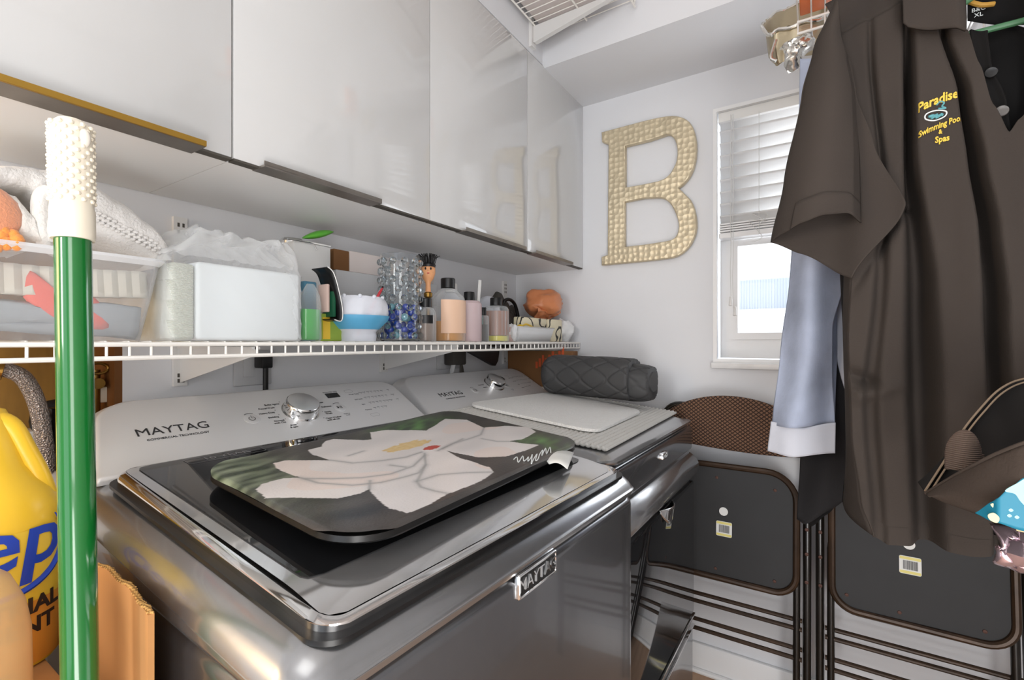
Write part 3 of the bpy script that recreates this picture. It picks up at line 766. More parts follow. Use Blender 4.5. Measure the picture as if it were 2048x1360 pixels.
strokes = [Z((560, 362), (700, 362), (850, 355), (1000, 335), (1120, 295), (1180, 240)), Z((680, 262), (800, 280), (950, 268), (1080, 250), (1165, 222)), Z((1150, 372), (1250, 342), (1400, 330), (1540, 325)),
           Z((1138, 375), (1160, 405), (1230, 425), (1310, 440)), Z((1270, 205), (1330, 175), (1420, 148), (1475, 130), (1492, 95)), Z((890, 418), (893, 370)), Z((520, 355), (620, 385), (800, 395), (950, 380), (1080, 350), (1150, 330), (1185, 290)),
           Z((1180, 230), (1185, 290), (1140, 375)), Z((1480, 150), (1560, 165), (1620, 165)), Z((780, 240), (860, 215)), Z((1250, 215), (1300, 190), (1380, 150)), Z((1000, 290), (1080, 300))]
def inpoly(x, y, pg):
    r = False; j = len(pg)-1
    for i in range(len(pg)):
        if (pg[i][1] > y) != (pg[j][1] > y) and x < (pg[j][0]-pg[i][0])*(y-pg[i][1])/(pg[j][1]-pg[i][1])+pg[i][0]: r = not r
        j = i
    return r
# bring the drawing into the mat's own (u, v) square once
def touv(px, py):
    u = v = .5
    for _ in range(12):
        z = mg(u, v).z; p = U(px, py, z=z)
        du = mg(u+.01, v)-mg(u, v); dv = mg(u, v+.01)-mg(u, v); d = Vector(p)-mg(u, v)
        det = du.x*dv.y-du.y*dv.x
        u += .01*(d.x*dv.y-d.y*dv.x)/det; v += .01*(du.x*d.y-du.y*d.x)/det
    return u, v
whiteU = [touv(*p) for p in white]; strokesU = [[touv(*p) for p in s_] for s_ in strokes]
cen = touv(400+1090/2.626, 820+187/2.626); redc = touv(400+1218/2.626, 820+198/2.626)
gl = touv(400+150/2.626, 820+330/2.626); gr = touv(400+1740/2.626, 820+150/2.626); gt = touv(400+1120/2.626, 820+85/2.626)
def segd(x, y, a, b_):
    dx, dy = (b_[0]-a[0]), (b_[1]-a[1]); L2 = dx*dx+dy*dy or 1e-9
    k = max(0, min(1, ((x-a[0])*dx+(y-a[1])*dy)/L2)); ex, ey = (x-a[0]-dx*k)*MW, (y-a[1]-dy*k)*MH
    return math.hypot(ex, ey)
def mixc(a, b_, k): return tuple(x+(y-x)*k for x, y in zip(a, b_))
cW, cW2, cG, cD = lin('e6e0de'), lin('c9c6c6'), lin('5c6258'), lin('3b3837')
def paintcol(u, v):
    wob = .006*nz(u*14, v*12, 3); uu, vv = u+wob, v+.006*nz(u*13, v*15, 9)
    if inpoly(uu, vv, whiteU):
        n1 = nz(u*5, v*7, 1)*.5+.5; c = mixc(cW, cW2, max(0, min(1, n1*.9-.1)))
        if nz(u*4, v*4, 17) > .25: c = mixc(c, lin('e4d0c6'), .5)
        for s_ in strokesU:
            d = min(segd(u, v, a, b_) for a, b_ in zip(s_, s_[1:]))
            if d < .010: c = mixc(c, lin('77797a'), max(0, 1-d/.0035)*.75 if d < .0035 else 0); c = mixc(c, lin('a9a9aa'), (1-d/.010)*.45)
        d = math.hypot((u-cen[0])*MW/.055, (v-cen[1])*MH/.019)
        if d+nz(u*40, v*50, 5)*.35 < 1: c = mixc(lin('d9b679'), lin('e6cf9a'), nz(u*60, v*60)*.5+.5)
        d = math.hypot((u-redc[0])*MW/.020, (v-redc[1])*MH/.010)
        if d+nz(u*50, v*50, 8)*.3 < 1: c = lin('c04a3c')
        return c
    k = nz(u*9, v*11, 4)*.5+.5
    dk = mixc(lin('2e2b2a'), lin('514c49'), k)
    g = max(math.exp(-((u-gl[0])**2/.012+(v-gl[1])**2/.10)), math.exp(-((u-gr[0])**2/.006+(v-gr[1])**2/.03)), .8*math.exp(-((u-gt[0])**2/.03+(v-gt[1])**2/.02)))
    gc = mixc(lin('34402f'), lin('8f9a80') if u < .5 else lin('5e8a4c'), max(0, min(1, nz(u*16+v*9, v*22, 2)+.35)))
    return mixc(dk, gc, min(1, g*1.4))
m = MB(); NU, NV = 330, 240
rr = .07
def squareround(a, c):
    """map the unit square onto a rounded rectangle of radius rr (metres)"""
    x, y = (a-.5)*MW, (c-.5)*MH; hx, hy = MW/2-rr, MH/2-rr
    cx, cy = max(-hx, min(hx, x)), max(-hy, min(hy, y)); ex, ey = x-cx, y-cy
    if ex and ey:
        m1 = max(abs(ex), abs(ey)); l_ = math.hypot(ex, ey); k = m1/l_; ex *= k; ey *= k
    return (cx+ex)/MW+.5, (cy+ey)/MH+.5
uvs = []
def top(a, c):
    u, v = squareround(a, c); uvs.append((u, v)); p = mg(u, v)
    e = min(u*MW, (1-u)*MW, v*MH, (1-v)*MH)
    z = p.z-.004*max(0, 1-e/.008)**2+.004*math.sin(u*5+1)*v*0+.002*nz(u*3, v*3, 6)
    z += .008*max(0, 1-u/.12)*(1-v)*.5
    return (p.x, p.y, z)
m.grid(top, NU, NV)
mt = obj('printed_mat', m, [M['paint']], smooth=60)
ca_ = mt.data.color_attributes.new('paint', 'FLOAT_COLOR', 'POINT')
for i, (u, v) in enumerate(uvs):
    c = paintcol(u, v); ca_.data[i].color = (c[0], c[1], c[2], 1)
tag(mt, 'dark cushioned mat printed with a white magnolia, on the washer lid', 'mat')
m = MB(); base = rrect(MW, MH, rr, 10)
def under(a, c, s_, dz):
    u, v = a/MW*s_+.5, c/MH*s_+.5; p = mg(u, v); z = p.z-.004+.002*nz(u*3, v*3, 6)+.008*max(0, 1-u/.12)*(1-v)*.5
    X = toLW(p)[0]; zd = ztopW(X)+.0152
    return (p.x, p.y, max(z+dz, zd))
toLW, ztopW = Wt[4], Wt[6]
m.loft([[under(a, c, 1.0, 0.0) for a, c in base], [under(a, c, 1.002, -.006) for a, c in base], [under(a, c, .994, -.0085) for a, c in base], [under(a, c, .97, -.0105) for a, c in base], [under(a, c, .90, -.012) for a, c in base], [under(a, c, .75, -.03) for a, c in base], [under(a, c, .5, -.09) for a, c in base]])
obj('mat_backing', m, M['matblack'], mt)
# signature and tag
sig = Z((1648, 262), (1665, 250), (1672, 278), (1695, 245), (1700, 270), (1715, 262), (1725, 250), (1722, 272), (1738, 255), (1745, 238), (1740, 285), (1752, 262), (1770, 235), (1762, 268), (1775, 262), (1785, 235), (1800, 215), (1795, 245), (1815, 205), (1820, 235), (1838, 200), (1842, 228))
pts = []
for p in crom([(*touv(*q), 0) for q in sig], 4):
    w_ = mg(p[0], p[1]); pts.append((w_.x, w_.y, w_.z+.0012+.002*nz(p[0]*3, p[1]*3, 6)))
obj('signature', MB().tube(pts, .0009, 5), M['whitethread'], mt)
q = [U(1082, 908, z=.955), U(1148, 905, z=.948), U(1135, 938, z=.946), U(1098, 928, z=.950)]
m = MB(); m.grid(lambda u, v: tuple(Vector(q[0])*(1-u)*(1-v)+Vector(q[1])*u*(1-v)+Vector(q[2])*u*v+Vector(q[3])*(1-u)*v+Vector((0, 0, .006*math.sin(u*PI)))), 8, 3)
obj('care_label', m, M['tablabel'], mt, mods=[('SOLIDIFY', dict(thickness=.0008))])

# ================================================================== QUILT on the dryer
qx0, qx1 = .285, .612
def qring(x, k, yc=1.492, zc_=1.034, hw=.078, hh=.068, j=0.):
    out = []
    for i in range(140):
        a = i/140*2*PI; sp = .75
        cx_ = math.copysign(abs(math.cos(a))**sp, math.cos(a)); sy_ = math.copysign(abs(math.sin(a))**sp, math.sin(a))
        r = k*(1+.05*nz(math.cos(a)*2+j, math.sin(a)*2, x*9))
        z = zc_+hh*r*sy_-(.010*(x-qx0)/.4)
        s_ = i/140*14; g1 = abs(((s_+x*22) % 2)-1); g2 = abs(((s_-x*22) % 2)-1)
        puff = min(g1, g2, 1-0); q_ = -.0045*math.exp(-(min(g1, g2)/.10)**2)
        out.append((x, yc+(hw*r+q_)*cx_, z+q_*sy_))
    return out
m = MB(); rings = []
for k in range(150):
    u = k/149; x = qx0+(qx1-qx0)*u; s_ = 1
    if u < .16: s_ = math.sqrt(max(.02, 1-((.16-u)/.16)**2))
    if u > .985: s_ = .97
    rings.append(qring(x, s_))
m.loft(rings)
ql = obj('quilted_blanket', m, M['quilt'], smooth=70)
tag(ql, 'dark grey quilted blanket folded into a roll on the dryer', 'blanket')
m = MB(); rings = []
for k in range(12):
    u = k/11; x = qx1-.02+.075*u; rings.append(qring(x, .90*(1-.15*u**3), 1.503, 1.024, j=5))
m.loft(rings); obj('inner_fold', m, M['quilt'], ql, smooth=70)
m = MB(); rings = []
for k in range(8):
    u = k/7; x = qx1+.02+.040*u; rings.append([(x, 1.503+.045*math.cos(a)*(1-.1*u), 1.020+.035*math.sin(a)*(1-.1*u)) for a in [i*PI/10 for i in range(20)]])
m.loft(rings); obj('core_fold', m, M['quilt'], ql, smooth=70)
# tall carton in the corner behind the dryer
t = thing('cardboard_carton', 'brown carton with orange print in the corner behind the dryer', 'box', (.19, 1.67, 0))
obj('carton_body', MB().box(.06, .345, 1.592, 1.642, 0, 1.112, .003), M['boxbrown'], t)
m = MB()
for k in range(9):
    m.box(.19+k*.014, .20+k*.014, 1.5905, 1.5915, 1.045+.006*k, 1.07+.005*k+.008*(k % 3))
obj('orange_print', m, mat('orange_print', 'c4532a', .6), t)

# ================================================================== THINGS ON THE WIRE SHELF
Z0 = ZS+.0005
def yat(px, x): return U(px, 680, x=x)[1]
# clear bin with cloths
x0_, x1_ = .035, .285
bn = thing('storage_bin', 'clear plastic bin of cloths under the folded towels', 'bin', (.16, .16, Z0))
by0, by1 = -.10, yat(290, x1_); ty0, ty1 = -.12, yat(322, x1_)
def binring(k, ins=0., r=.02):
    a0, a1 = by0+(ty0-by0)*k+ins, by1+(ty1-by1)*k-ins; c0, c1 = x0_-.012*k+ins, x1_+.010*k-ins
    return [(a, c, Z0+.108*k) for a, c in rrect(c1-c0, a1-a0, r, 6, (c0+c1)/2, (a0+a1)/2)]
m = MB(); m.loft([binring(0), binring(.45), [(p[0]*1+0, p[1], p[2]) for p in binring(.55)], binring(1)], cap=False)
n_ = len(binring(0)); m.add(binring(0), [tuple(range(n_))])
obj('tub', m, M['bin'], bn, mods=[('SOLIDIFY', dict(thickness=.0018))])
m = MB(); m.loft([binring(1), [(p[0], p[1], p[2]+.006) for p in binring(1, -.006)], [(p[0], p[1], p[2]+.010) for p in binring(1, -.006)], [(p[0], p[1], p[2]+.010) for p in binring(1, .002)], binring(1, .002)], cap=False)
obj('rim', m, M['binrim'], bn)
m = MB(); y_ = yat(215, .28)
m.grid(lambda u, v: (x1_-.034+.010*v+.003*math.sin(u*9), -.02+(yat(285, .28)+.02)*u, Z0+.012+.038*v+.012*nz(u*4, v*3)), 30, 8)
tag(obj('folded_cloth', m, M['greycloth'], mods=[('SOLIDIFY', dict(thickness=.012, offset=1))]), 'grey-blue cloth lying at the bottom of the clear bin', 'cloth')
cor = [(66, 540), (104, 570), (150, 590), (190, 592), (210, 612), (224, 655), (170, 655), (110, 632), (58, 592)]
m = MB(); c3 = [U(a, b_, x=x1_-.004) for a, b_ in cor]; cc = tuple(sum(p[i] for p in c3)/len(c3) for i in range(3))
rg = []
for k, sx_ in ((1, .0), (.8, .004), (.5, .006), (.02, .008)): rg.append([(x1_-.016+sx_*.7, cc[1]+(p[1]-cc[1])*k, cc[2]+(p[2]-cc[2])*k) for p in crom(c3, 3, True)])
m.loft([[(p[0]-.014, p[1], p[2]) for p in rg[0]]]+rg)
tag(obj('coral_cloth', m, M['coral'], smooth=80), 'crumpled coral red cloth seen through the clear bin', 'cloth')
m = MB()
def pleat(u, v):
    y = -.09+(yat(322, .28)+.075)*u; return (x1_-.026-.004*math.cos(u*2*PI*24)-.006*v, y, Z0+.060+.038*v+.004*math.sin(u*7))
m.grid(pleat, 240, 5)
tag(obj('pleated_cloth', m, M['pleat'], mods=[('SOLIDIFY', dict(thickness=.01, offset=1))]), 'ivory pleated cloth packed in the upper part of the bin', 'cloth')
# towels on the bin
ztw = Z0+.1195
def towel(name, sil_top, sil_bot, xf, xb, mm, label, ny=60, nx=26, dim=False, round_=.03):
    """a folded towel: its long front face follows the two edge lines, rounded over to the back"""
    m = MB(); sec = 22; rings = []
    pxs = sorted(set([p[0] for p in sil_top])); a0, a1 = pxs[0], pxs[-1]
    for i in range(ny+1):
        px = a0+(a1-a0)*i/ny; zt = U(px, interp(sil_top, px), x=xf)[2]; zb = U(px, interp(sil_bot, px), x=xf)[2]; y = yat(px, xf)
        e = min(1, min(i, ny-i)/4+.0); sh = .55+.45*math.sqrt(max(0, 1-(1-e)**2))
        zc_ = (zt+zb)/2; hh = (zt-zb)/2*sh; xc, hx = (xf+xb)/2, (xf-xb)/2
        ring_ = []
        for k in range(sec):
            a = k/sec*2*PI; p = .55
            cx_ = math.copysign(abs(math.cos(a))**p, math.cos(a)); cz_ = math.copysign(abs(math.sin(a))**p, math.sin(a))
            ring_.append((xc+hx*cx_*(1-.06*(1-sh))+.004*nz(i*.25, k*.9), y, zc_+hh*cz_+.0015*nz(i*.4, k*.5, 4)))
        rings.append(ring_)
    m.loft(rings)
    return m
m = towel('t', [(-60, 318), (0, 320), (100, 325), (185, 348), (250, 388), (305, 432), (340, 468)], [(-60, 372), (60, 385), (100, 420), (150, 470), (200, 492), (260, 518), (340, 545)], .262, .03, None, '')
tw = obj('folded_towel', m, M['towel'], smooth=60)
tag(tw, 'large pale grey towel folded on top of the clear bin', 'towel')
m = MB(); random.seed(3)
for k in range(26):
    u = k/25; px = 188+(318-188)*u
    for dz in (0, 10):
        py = 424+ (492-424)*u+dz+((k % 2)*7-3)
        p = U(px, py, x=.263); m.sphere(p, .0030, 8, (.8, 1.2, .8))
obj('woven_band', m, M['towel'], tw)
m = towel('t', [(-60, 350), (0, 362), (40, 380), (70, 420), (84, 470), (88, 488)], [(-60, 500), (0, 498), (50, 494), (88, 490)], .285, .10, None, '', 30)
tag(obj('small_towel', m, M['towel2'], smooth=60), 'white fluffy towel folded under the big towel, left end', 'towel')
m = MB()
pp = [U(90, 485, x=.285), U(84, 430, x=.285), U(86, 395, x=.285), (0, 0, 0)]
pp = crom([U(92, 492, x=.28), U(83, 450, x=.28), U(82, 400, x=.28), U(96, 382, x=.28), U(112, 396, x=.28), U(106, 440, x=.28), U(98, 484, x=.28)], 6)
m.loft([[(p[0], p[1]+.006*math.cos(a), p[2]+.006*math.sin(a)) for a in [k*PI/5 for k in range(10)]] for p in pp])
m2 = MB(); m2.tube([(p[0]-.004, p[1], p[2]) for p in pp], .0085, 10)
tag(obj('face_cloth', m2, M['towel2'], smooth=80), 'rolled edge of a thin white cloth beside the big towel', 'cloth')
m = MB(); c_ = U(8, 430, x=.30); m.sphere((c_[0]-.02, c_[1]-.018, c_[2]), .032, 18, (.7, 1.2, 1.25)); m.xf(lambda x, y, z: (x+.004*nz(x*40, y*40, z*40), y+.004*nz(x*50, y*50, z*50), z))
tag(obj('peach_towel', m, M['peach'], smooth=80), 'peach towel corner wrapped in the white fluffy towel', 'towel')
m = MB(); random.seed(5)
for k in range(14):
    c_ = U(random.uniform(-30, 34), random.uniform(462, 495), x=.292); m.sphere(c_, random.uniform(.006, .010), 8)
tag(obj('orange_fringe', m, M['orange'], smooth=80), 'orange looped scrubbing cloth at the bin rim', 'cloth')

# stack of paper napkins in a clear bag
ny0, ny1 = .3535, .5268; nx0, nx1 = .13, .300
npk = thing('napkin_pack', 'thick pack of white paper napkins in a clear bag', 'napkins', ((nx0+nx1)/2, (ny0+ny1)/2, Z0))
m = MB()
def nap(u, v, w_): return (nx0+(nx1-nx0)*u, ny0+(ny1-ny0)*v, Z0+.123*w_)
b_ = MB(); b_.box(nx0, nx1, ny0, ny1, Z0+.0005, Z0+.123, .006, 3)
obj('napkins', b_, M['napkin'], npk)
b_ = MB(); b_.box(nx0+.01, nx1-.004, ny0-.034, ny0-.001, Z0+.0005, Z0+.118, .006, 3)
obj('folded_edges', b_, M['napside'], npk)
m = MB()
def bagring(z, g, k):
    pts = rrect(nx1-nx0+2*g+.0, ny1-ny0+.038+2*g, .012, 5, (nx0+nx1)/2+.002, (ny0+ny1-.036)/2); out = []
    full = []
    for i in range(len(pts)):
        a, c = pts[i], pts[(i+1) % len(pts)]; L_ = math.hypot(a[0]-c[0], a[1]-c[1]); q = max(1, int(L_/.006))
        for j in range(q): full.append((a[0]+(c[0]-a[0])*j/q, a[1]+(c[1]-a[1])*j/q))
    return full
zs_ = [Z0-.0002, Z0+.003, Z0+.03, Z0+.06, Z0+.09, Z0+.118, Z0+.128]
rings = []
for i, z in enumerate(zs_):
    g = (.0015, .004, .004, .0035, .004, .004, .001)[i]
    rings.append([(x+.0016*nz(x*40, y*40, z*30), y+.0016*nz(x*40, y*30, z*40+5), z) for x, y in bagring(z, g, i)])
base = bagring(0, 0, 0); cxm, cym = (nx0+nx1)/2, (ny0+ny1-.06)/2
for k in range(1, 12):
    t_ = k/11; rings.append([(cxm+(x-cxm)*(1-.55*t_**1.5)+.012*nz(x*30, y*30, t_*3)*min(1, t_*2), cym+.030*min(1, t_*2)+(y-cym)*(1-.26*min(1, t_*2)-.10*t_**2)+.010*nz(x*30+9, y*30, t_*3)*min(1, t_*2), Z0+.128+.052*math.sin(t_*PI*.62)+.016*nz(x*26, y*26, t_*4)*min(1, t_*2)) for x, y in base])
m.loft(rings, cap=False)
obj('bag', m, M['bag'], npk, smooth=50)
# second layer of bag gathered on top
m = MB()
m.grid(lambda u, v: (.15+.15*v, .315+.205*u, Z0+.130+.050*math.sin(PI*v)*math.sin(PI*u)**.4*(1+.5*nz(u*5, v*5, 3))+.008*nz(u*14, v*12)), 44, 26)
obj('gathered_film', m, M['bag'], npk, smooth=40)

# metal canister behind the napkins
ky = yat(584, .038)
cn = thing('canister', 'small clear glass jar with chrome lid behind the napkin pack', 'jar', (.038, ky, Z0))
m = MB(); m.lathe([(.028, 0), (.030, .01), (.030, .20), (.026, .212)], (.038, ky, Z0), 28); obj('jar_body', m, M['clearb'], cn)
m = MB(); m.lathe([(.028, .213), (.031, .215), (.031, .238), (.024, .246), (.001, .248)], (.038, ky, Z0), 28); obj('lid', m, M['chrome'], cn)
# white upright carton with a green spoon-like brush on top
cb = thing('white_carton', 'tall white carton standing behind the green dish soap', 'box', (.12, .66, Z0))
ya, yb_ = yat(607, .14), yat(664, .14)
obj('carton', MB().box(.07, .135, ya-.02, yb_, Z0, Z0+.222, .002), mat('white_card', 'dededc', .6), cb)
obj('carton_flap', MB().box(.069, .137, ya+.006, yb_+.0, Z0+.2225, Z0+.226, .001), M['white'], cb)
m = MB(); ha = U(612, 480, x=.139); 
m.tube(crom([U(575, 478, x=.14), U(612, 484, x=.14), U(626, 488, x=.14), U(633, 500, x=.14)], 5), .0018, 8)
tag(obj('bent_wire', m, M['chrome']), 'thin bent chrome wire hooked over the white carton', 'wire')
m = MB(); g0, g1 = Vector(U(608, 477, x=.10)), Vector(U(664, 466, x=.10))
rings = []
for k in range(15):
    t_ = k/14; c_ = g0.lerp(g1, t_); w_ = .019*math.sin(PI*(.06+.88*t_))**.6; h_ = .008*math.sin(PI*(.05+.9*t_))**.7
    rings.append([(c_.x+w_*math.cos(a), c_.y, max(c_.z+.002+h_*math.sin(a)*(1.3 if math.sin(a) > 0 else 1.), Z0+.2265) if t_ < .9 else c_.z+.002+h_*math.sin(a)) for a in [i*PI/8 for i in range(16)]])
m.loft(rings); tag(obj('green_scoop', m, M['greenplastic'], smooth=70), 'bright green plastic scoop lying on top of the white carton', 'scoop')
# cartons lying at the back
yA, yB_ = yat(660, .10), yat(850, .10)
obx = tag(obj('flat_carton', MB().box(.020, .108, yA+.02, yB_+.06, Z0, Z0+.112, .002), M['boxgrey']), 'lower pale grey carton behind the bubble vase', 'box', 'pale cartons at the back of the shelf')
lb = obj('carton_print', text_mb('transformer', .013, lambda a, c, d: (.1083+d, yA+.19+a, Z0+.075+c)), M['white'], obx)
tag(obj('flat_carton', MB().box(.020, .104, yA+.015, yB_+.05, Z0+.1127, Z0+.178, .002), M['boxgrey']), 'upper pale grey carton of the pair behind the vase', 'box', 'pale cartons at the back of the shelf')
sc_ = thing('shoe_box', 'brown-ended pinkish carton on top of the grey cartons', 'box', (.06, .85, Z0+.1785))
obj('carton_side', MB().box(.022, .100, yat(700, .1), yB_+.04, Z0+.1787, Z0+.232, .002), M['boxpink'], sc_)
obj('carton_end', MB().box(.030, .098, yA+.012, yat(700, .1)-.0005, Z0+.1787, Z0+.230, .002), M['boxbrown'], sc_)

# green dish soap, blue packet, green packet
def bottle(name, label, prof, c, m_, n=28, sx=1., sy=1., cat='bottle', liq=None, cap=None, labl=None, group=None):
    t = thing(name, label, cat, c, group=group)
    obj('bottle_body', MB().lathe(prof, c, n, sx, sy), m_, t)
    if liq:
        lp = [(r-.0016, z) for r, z in prof if z <= liq[0]]
        lp = [(lp[0][0], .0015)]+lp[1:]+[(lp[-1][0], liq[0])]
        obj('liquid', MB().lathe(lp, c, n, sx, sy), liq[1], t)
    if cap: obj('cap', MB().lathe(cap[0], c, 24), cap[1], t)
    if labl:
        z0, z1, a0, a1, off, ml = labl; R0 = max(r for r, z in prof)+off
        m = MB(); m.grid(lambda u, v: (c[0]+R0*sx*math.cos(a0+(a1-a0)*u), c[1]+R0*sy*math.sin(a0+(a1-a0)*u), c[2]+z0+(z1-z0)*v), 18, 1)
        obj('label', m, ml, t)
    return t
bottle('dish_soap', 'clear dish soap bottle half full of green liquid', [(.018, 0), (.021, .004), (.0205, .07), (.018, .090), (.012, .103), (.007, .112)], (.265, .572, Z0), M['clearb'], liq=(.062, M['greenliq']), sx=.7, sy=1.1)
m = MB(); s0 = U(628, 540, x=.215); s1 = U(640, 642, x=.215)
m.box(.190, .206, .598, .628, Z0, Z0+.126, .003)
tag(obj('blue_packet', m, mat('blue_teal_packet', '4b7f98', .3, var=.3, vscale=20)), 'blue-grey packet standing behind the green dish soap', 'packet')
t = thing('seed_packet', 'green and yellow labelled packet at the foot of the blue packet', 'packet', (.235, .645, Z0))
obj('packet_front', MB().box(.222, .236, .612, .668, Z0, Z0+.058, .002), M['label'], t)
obj('packet_block', MB().box(.2362, .2372, .620, .638, Z0+.004, Z0+.05), M['yellabel'], t)
m = MB(); p_ = crom([U(636, 536, x=.245), U(648, 548, x=.245), U(658, 580, x=.245), U(666, 620, x=.245), U(664, 642, x=.245), U(650, 640, x=.245)], 6)
m.grid(lambda u, v: (lambda p: (p[0]-.05*v+.03, p[1], p[2]))(p_[min(len(p_)-1, int(u*(len(p_)-1)+.5))]), len(p_)-1, 3)
t = thing('folded_strap', 'black and green folded strap with white edges beside the bowl', 'strap', (.25, .63, Z0))
obj('strap_band', m, M['black'], t, mods=[('SOLIDIFY', dict(thickness=.002))])
m = MB(); m.tube([(p[0]+.0302, p[1]+.0005, p[2]) for p in p_], .0011, 6); obj('white_edge', m, M['white'], t)
m = MB(); m.box(.225, .262, .628, .634, Z0+.050, Z0+.11, .002); obj('green_panel', m, mat('dark_green_gloss', '1f5a40', .15), t)
m = MB(); m.box(.225, .255, .617, .624, Z0+.06, Z0+.118, .002); obj('pink_panel', m, mat('pale_pink_card', 'd9bfb5', .6), t)
# knobbly blue/white frosted bowl with a red pen
bc = (.235, (yat(652, .235)+yat(768, .235))/2, Z0); br = (yat(768, .235)-yat(652, .235))/2*.86
prof = [(.6, 0), (.62, .012), (.60, .020), (.72, .030), (.94, .048), (1., .064), (.97, .082), (.86, .094), (.80, .098)]
t = thing('frosted_bowl', 'frosted white knobbly bowl with a blue band holding a red handled brush', 'bowl', bc)
m = MB(); n_ = 44
m.loft([[(bc[0]+(br*r+.0025*math.sin(k*1.9+z*300)*(1 if z > .04 else .3))*math.cos(k*2*PI/n_), bc[1]+(br*r+.0025*math.sin(k*1.9+z*300)*(1 if z > .04 else .3))*math.sin(k*2*PI/n_), bc[2]+z) for k in range(n_)] for r, z in prof], cap=False)
m.lathe([(.001, .0008), (br*.6, .0008)], bc, n_, cap=False)
obj('bowl_wall', m, M['frost'], t, smooth=60)
m = MB(); m.lathe([(br*.66, .026), (br*.93, .046), (br*.985, .056)], bc, 40, cap=False); m.xf(lambda x, y, z: (bc[0]+(x-bc[0])*1.06, bc[1]+(y-bc[1])*1.06, z)); obj('blue_band', m, M['frostb'], t)
for k in range(11):
    a = k*2*PI/11; m = MB(); m.sphere((bc[0]+br*.84*math.cos(a), bc[1]+br*.84*math.sin(a), bc[2]+.097), .0045, 8); obj('rim_knob', m, M['frost'], t)
t = thing('brush_handle', 'red plastic handle leaning out of the frosted bowl', 'brush', (bc[0], bc[1], Z0+.02))
a_, b2 = Vector((bc[0], bc[1], Z0+.012)), Vector(U(765, 575, x=.235))
m = MB(); m.loft([[(a_.lerp(b2, k)+Vector((.003*math.cos(q)*s__, .0055*math.sin(q)*s__, .002*math.sin(q)))) for q in [i*PI/6 for i in range(12)]] for k, s__ in ((0, .8), (.5, .9), (.9, 1.), (.985, .8), (1, .3))])
obj('handle', m, M['red'], t)
m = MB(); d_ = (b2-a_).normalized(); m.tube([b2-d_*.001, b2+d_*.003], .0022, 8); obj('tip', m, M['black'], t)
# bubble glass vase with glass beads
vc = (.232, (yat(760, .232)+yat(838, .232))/2, Z0); vr = .051
VH = .212
t = thing('bubble_vase', 'tall clear glass vase covered in round bubbles, blue beads inside', 'vase', vc)
m = MB(); m.lathe([(vr*.90, 0), (vr*.96, .003), (vr*.96, VH), (vr*.90, VH), (vr*.90, .005), (.001, .005)], vc, 40)
obj('vase_wall', m, M['bubble'], t)
m = MB()
for r_ in range(9):
    for k in range(11):
        a = (k+.5*(r_ % 2))*2*PI/11; zz_ = .014+r_*.0225
        m.sphere((vc[0]+vr*.95*math.cos(a), vc[1]+vr*.95*math.sin(a), vc[2]+zz_), .0088, 10, (1, 1, 1))
obj('glass_bubbles', m, M['bubble'], t)
random.seed(11); pos = []
for lay in range(6):
    for k in range(6):
        a = k*2*PI/6+lay*.55; r_ = .033
        pos.append((vc[0]+r_*math.cos(a), vc[1]+r_*math.sin(a), vc[2]+.0145+lay*.0138))
    pos.append((vc[0]+.008*math.cos(lay*2.), vc[1]+.008*math.sin(lay*2.), vc[2]+.018+lay*.0138))
bead0 = tag(obj('glass_bead', MB().sphere((0, 0, .0085), .0085, 16), M['bluebead']), 'deep blue glass bead in the bubble vase', 'bead', 'deep blue beads in the vase')
beada = tag(obj('glass_bead', MB().sphere((0, 0, .0085), .0085, 16), M['aquabead']), 'pale aqua glass bead in the bubble vase', 'bead', 'aqua beads in the vase')
bead0.location = (pos[0][0], pos[0][1], pos[0][2]-.0085); beada.location = (pos[1][0], pos[1][1], pos[1][2]-.0085)
for i, p in enumerate(pos[2:]):
    s_ = beada if i % 4 == 3 else bead0
    q = s_.copy(); COL.objects.link(q); q.location = (p[0], p[1], p[2]-.0085)

# bottles
def yc(a, b_, x): return (yat(a, x)+yat(b_, x))/2, (yat(b_, x)-yat(a, x))/2*.86
y_, r_ = yc(833, 868, .262)
bottle('perfume_bottle', 'small clear bottle of brown liquid with dark label beside the vase', [(r_*.95, 0), (r_, .003), (r_, .072), (r_*.8, .083), (r_*.5, .088)], (.262, y_, Z0), M['clearb'], liq=(.066, M['brownliq']), cap=([(.013, .086), (.0165, .087), (.0165, .108), (.015, .110)], M['black']), labl=(.045, .066, -1.1, -.1, .0005, M['black']))
# dish brush shaped like a doll
bh = (.235, yat(850, .235)+.012, Z0+.16)
t = thing('doll_dish_brush', 'dish brush with a smiling doll face and black bristle hair', 'brush', (bh[0], bh[1], Z0))
m = MB(); m.lathe([(.007, .0), (.006, .04), (.006, .115), (.011, .118), (.0115, .128), (.008, .131)], (bh[0], bh[1], Z0), 20); obj('handle', m, M['brass'], t)
m = MB(); m.lathe([(.0075, .131), (.0065, .150), (.0078, .158), (.0140, .166), (.0190, .180), (.0190, .194), (.013, .203)], (bh[0], bh[1], Z0), 24); hd = obj('head', m, M['skin'], t, smooth=80)
fd = Vector((CAM[0]-bh[0], CAM[1]-bh[1], 0)).normalized(); fs = Vector((-fd.y, fd.x, 0))
def onface(a, z, lift=.0006): r = .0192; return Vector((bh[0], bh[1], Z0+z))+(fd*math.cos(a)+fs*math.sin(a))*(r+lift)
for s__ in (-.36, .36):
    m = MB(); c_ = onface(s__, .191); m.sphere(c_, .0024, 10, (1, 1, 1.5)); obj('eye', m, M['black'], hd)
m = MB(); c_ = onface(0, .179, -.0015); m.sphere(c_, .0030, 10, (1.2, 1.2, .5)); obj('mouth', m, M['red'], hd)
m = MB(); c_ = onface(0, .186); m.sphere(c_, .0014, 8); obj('nose', m, M['skin'], hd)
m = MB(); random.seed(2)
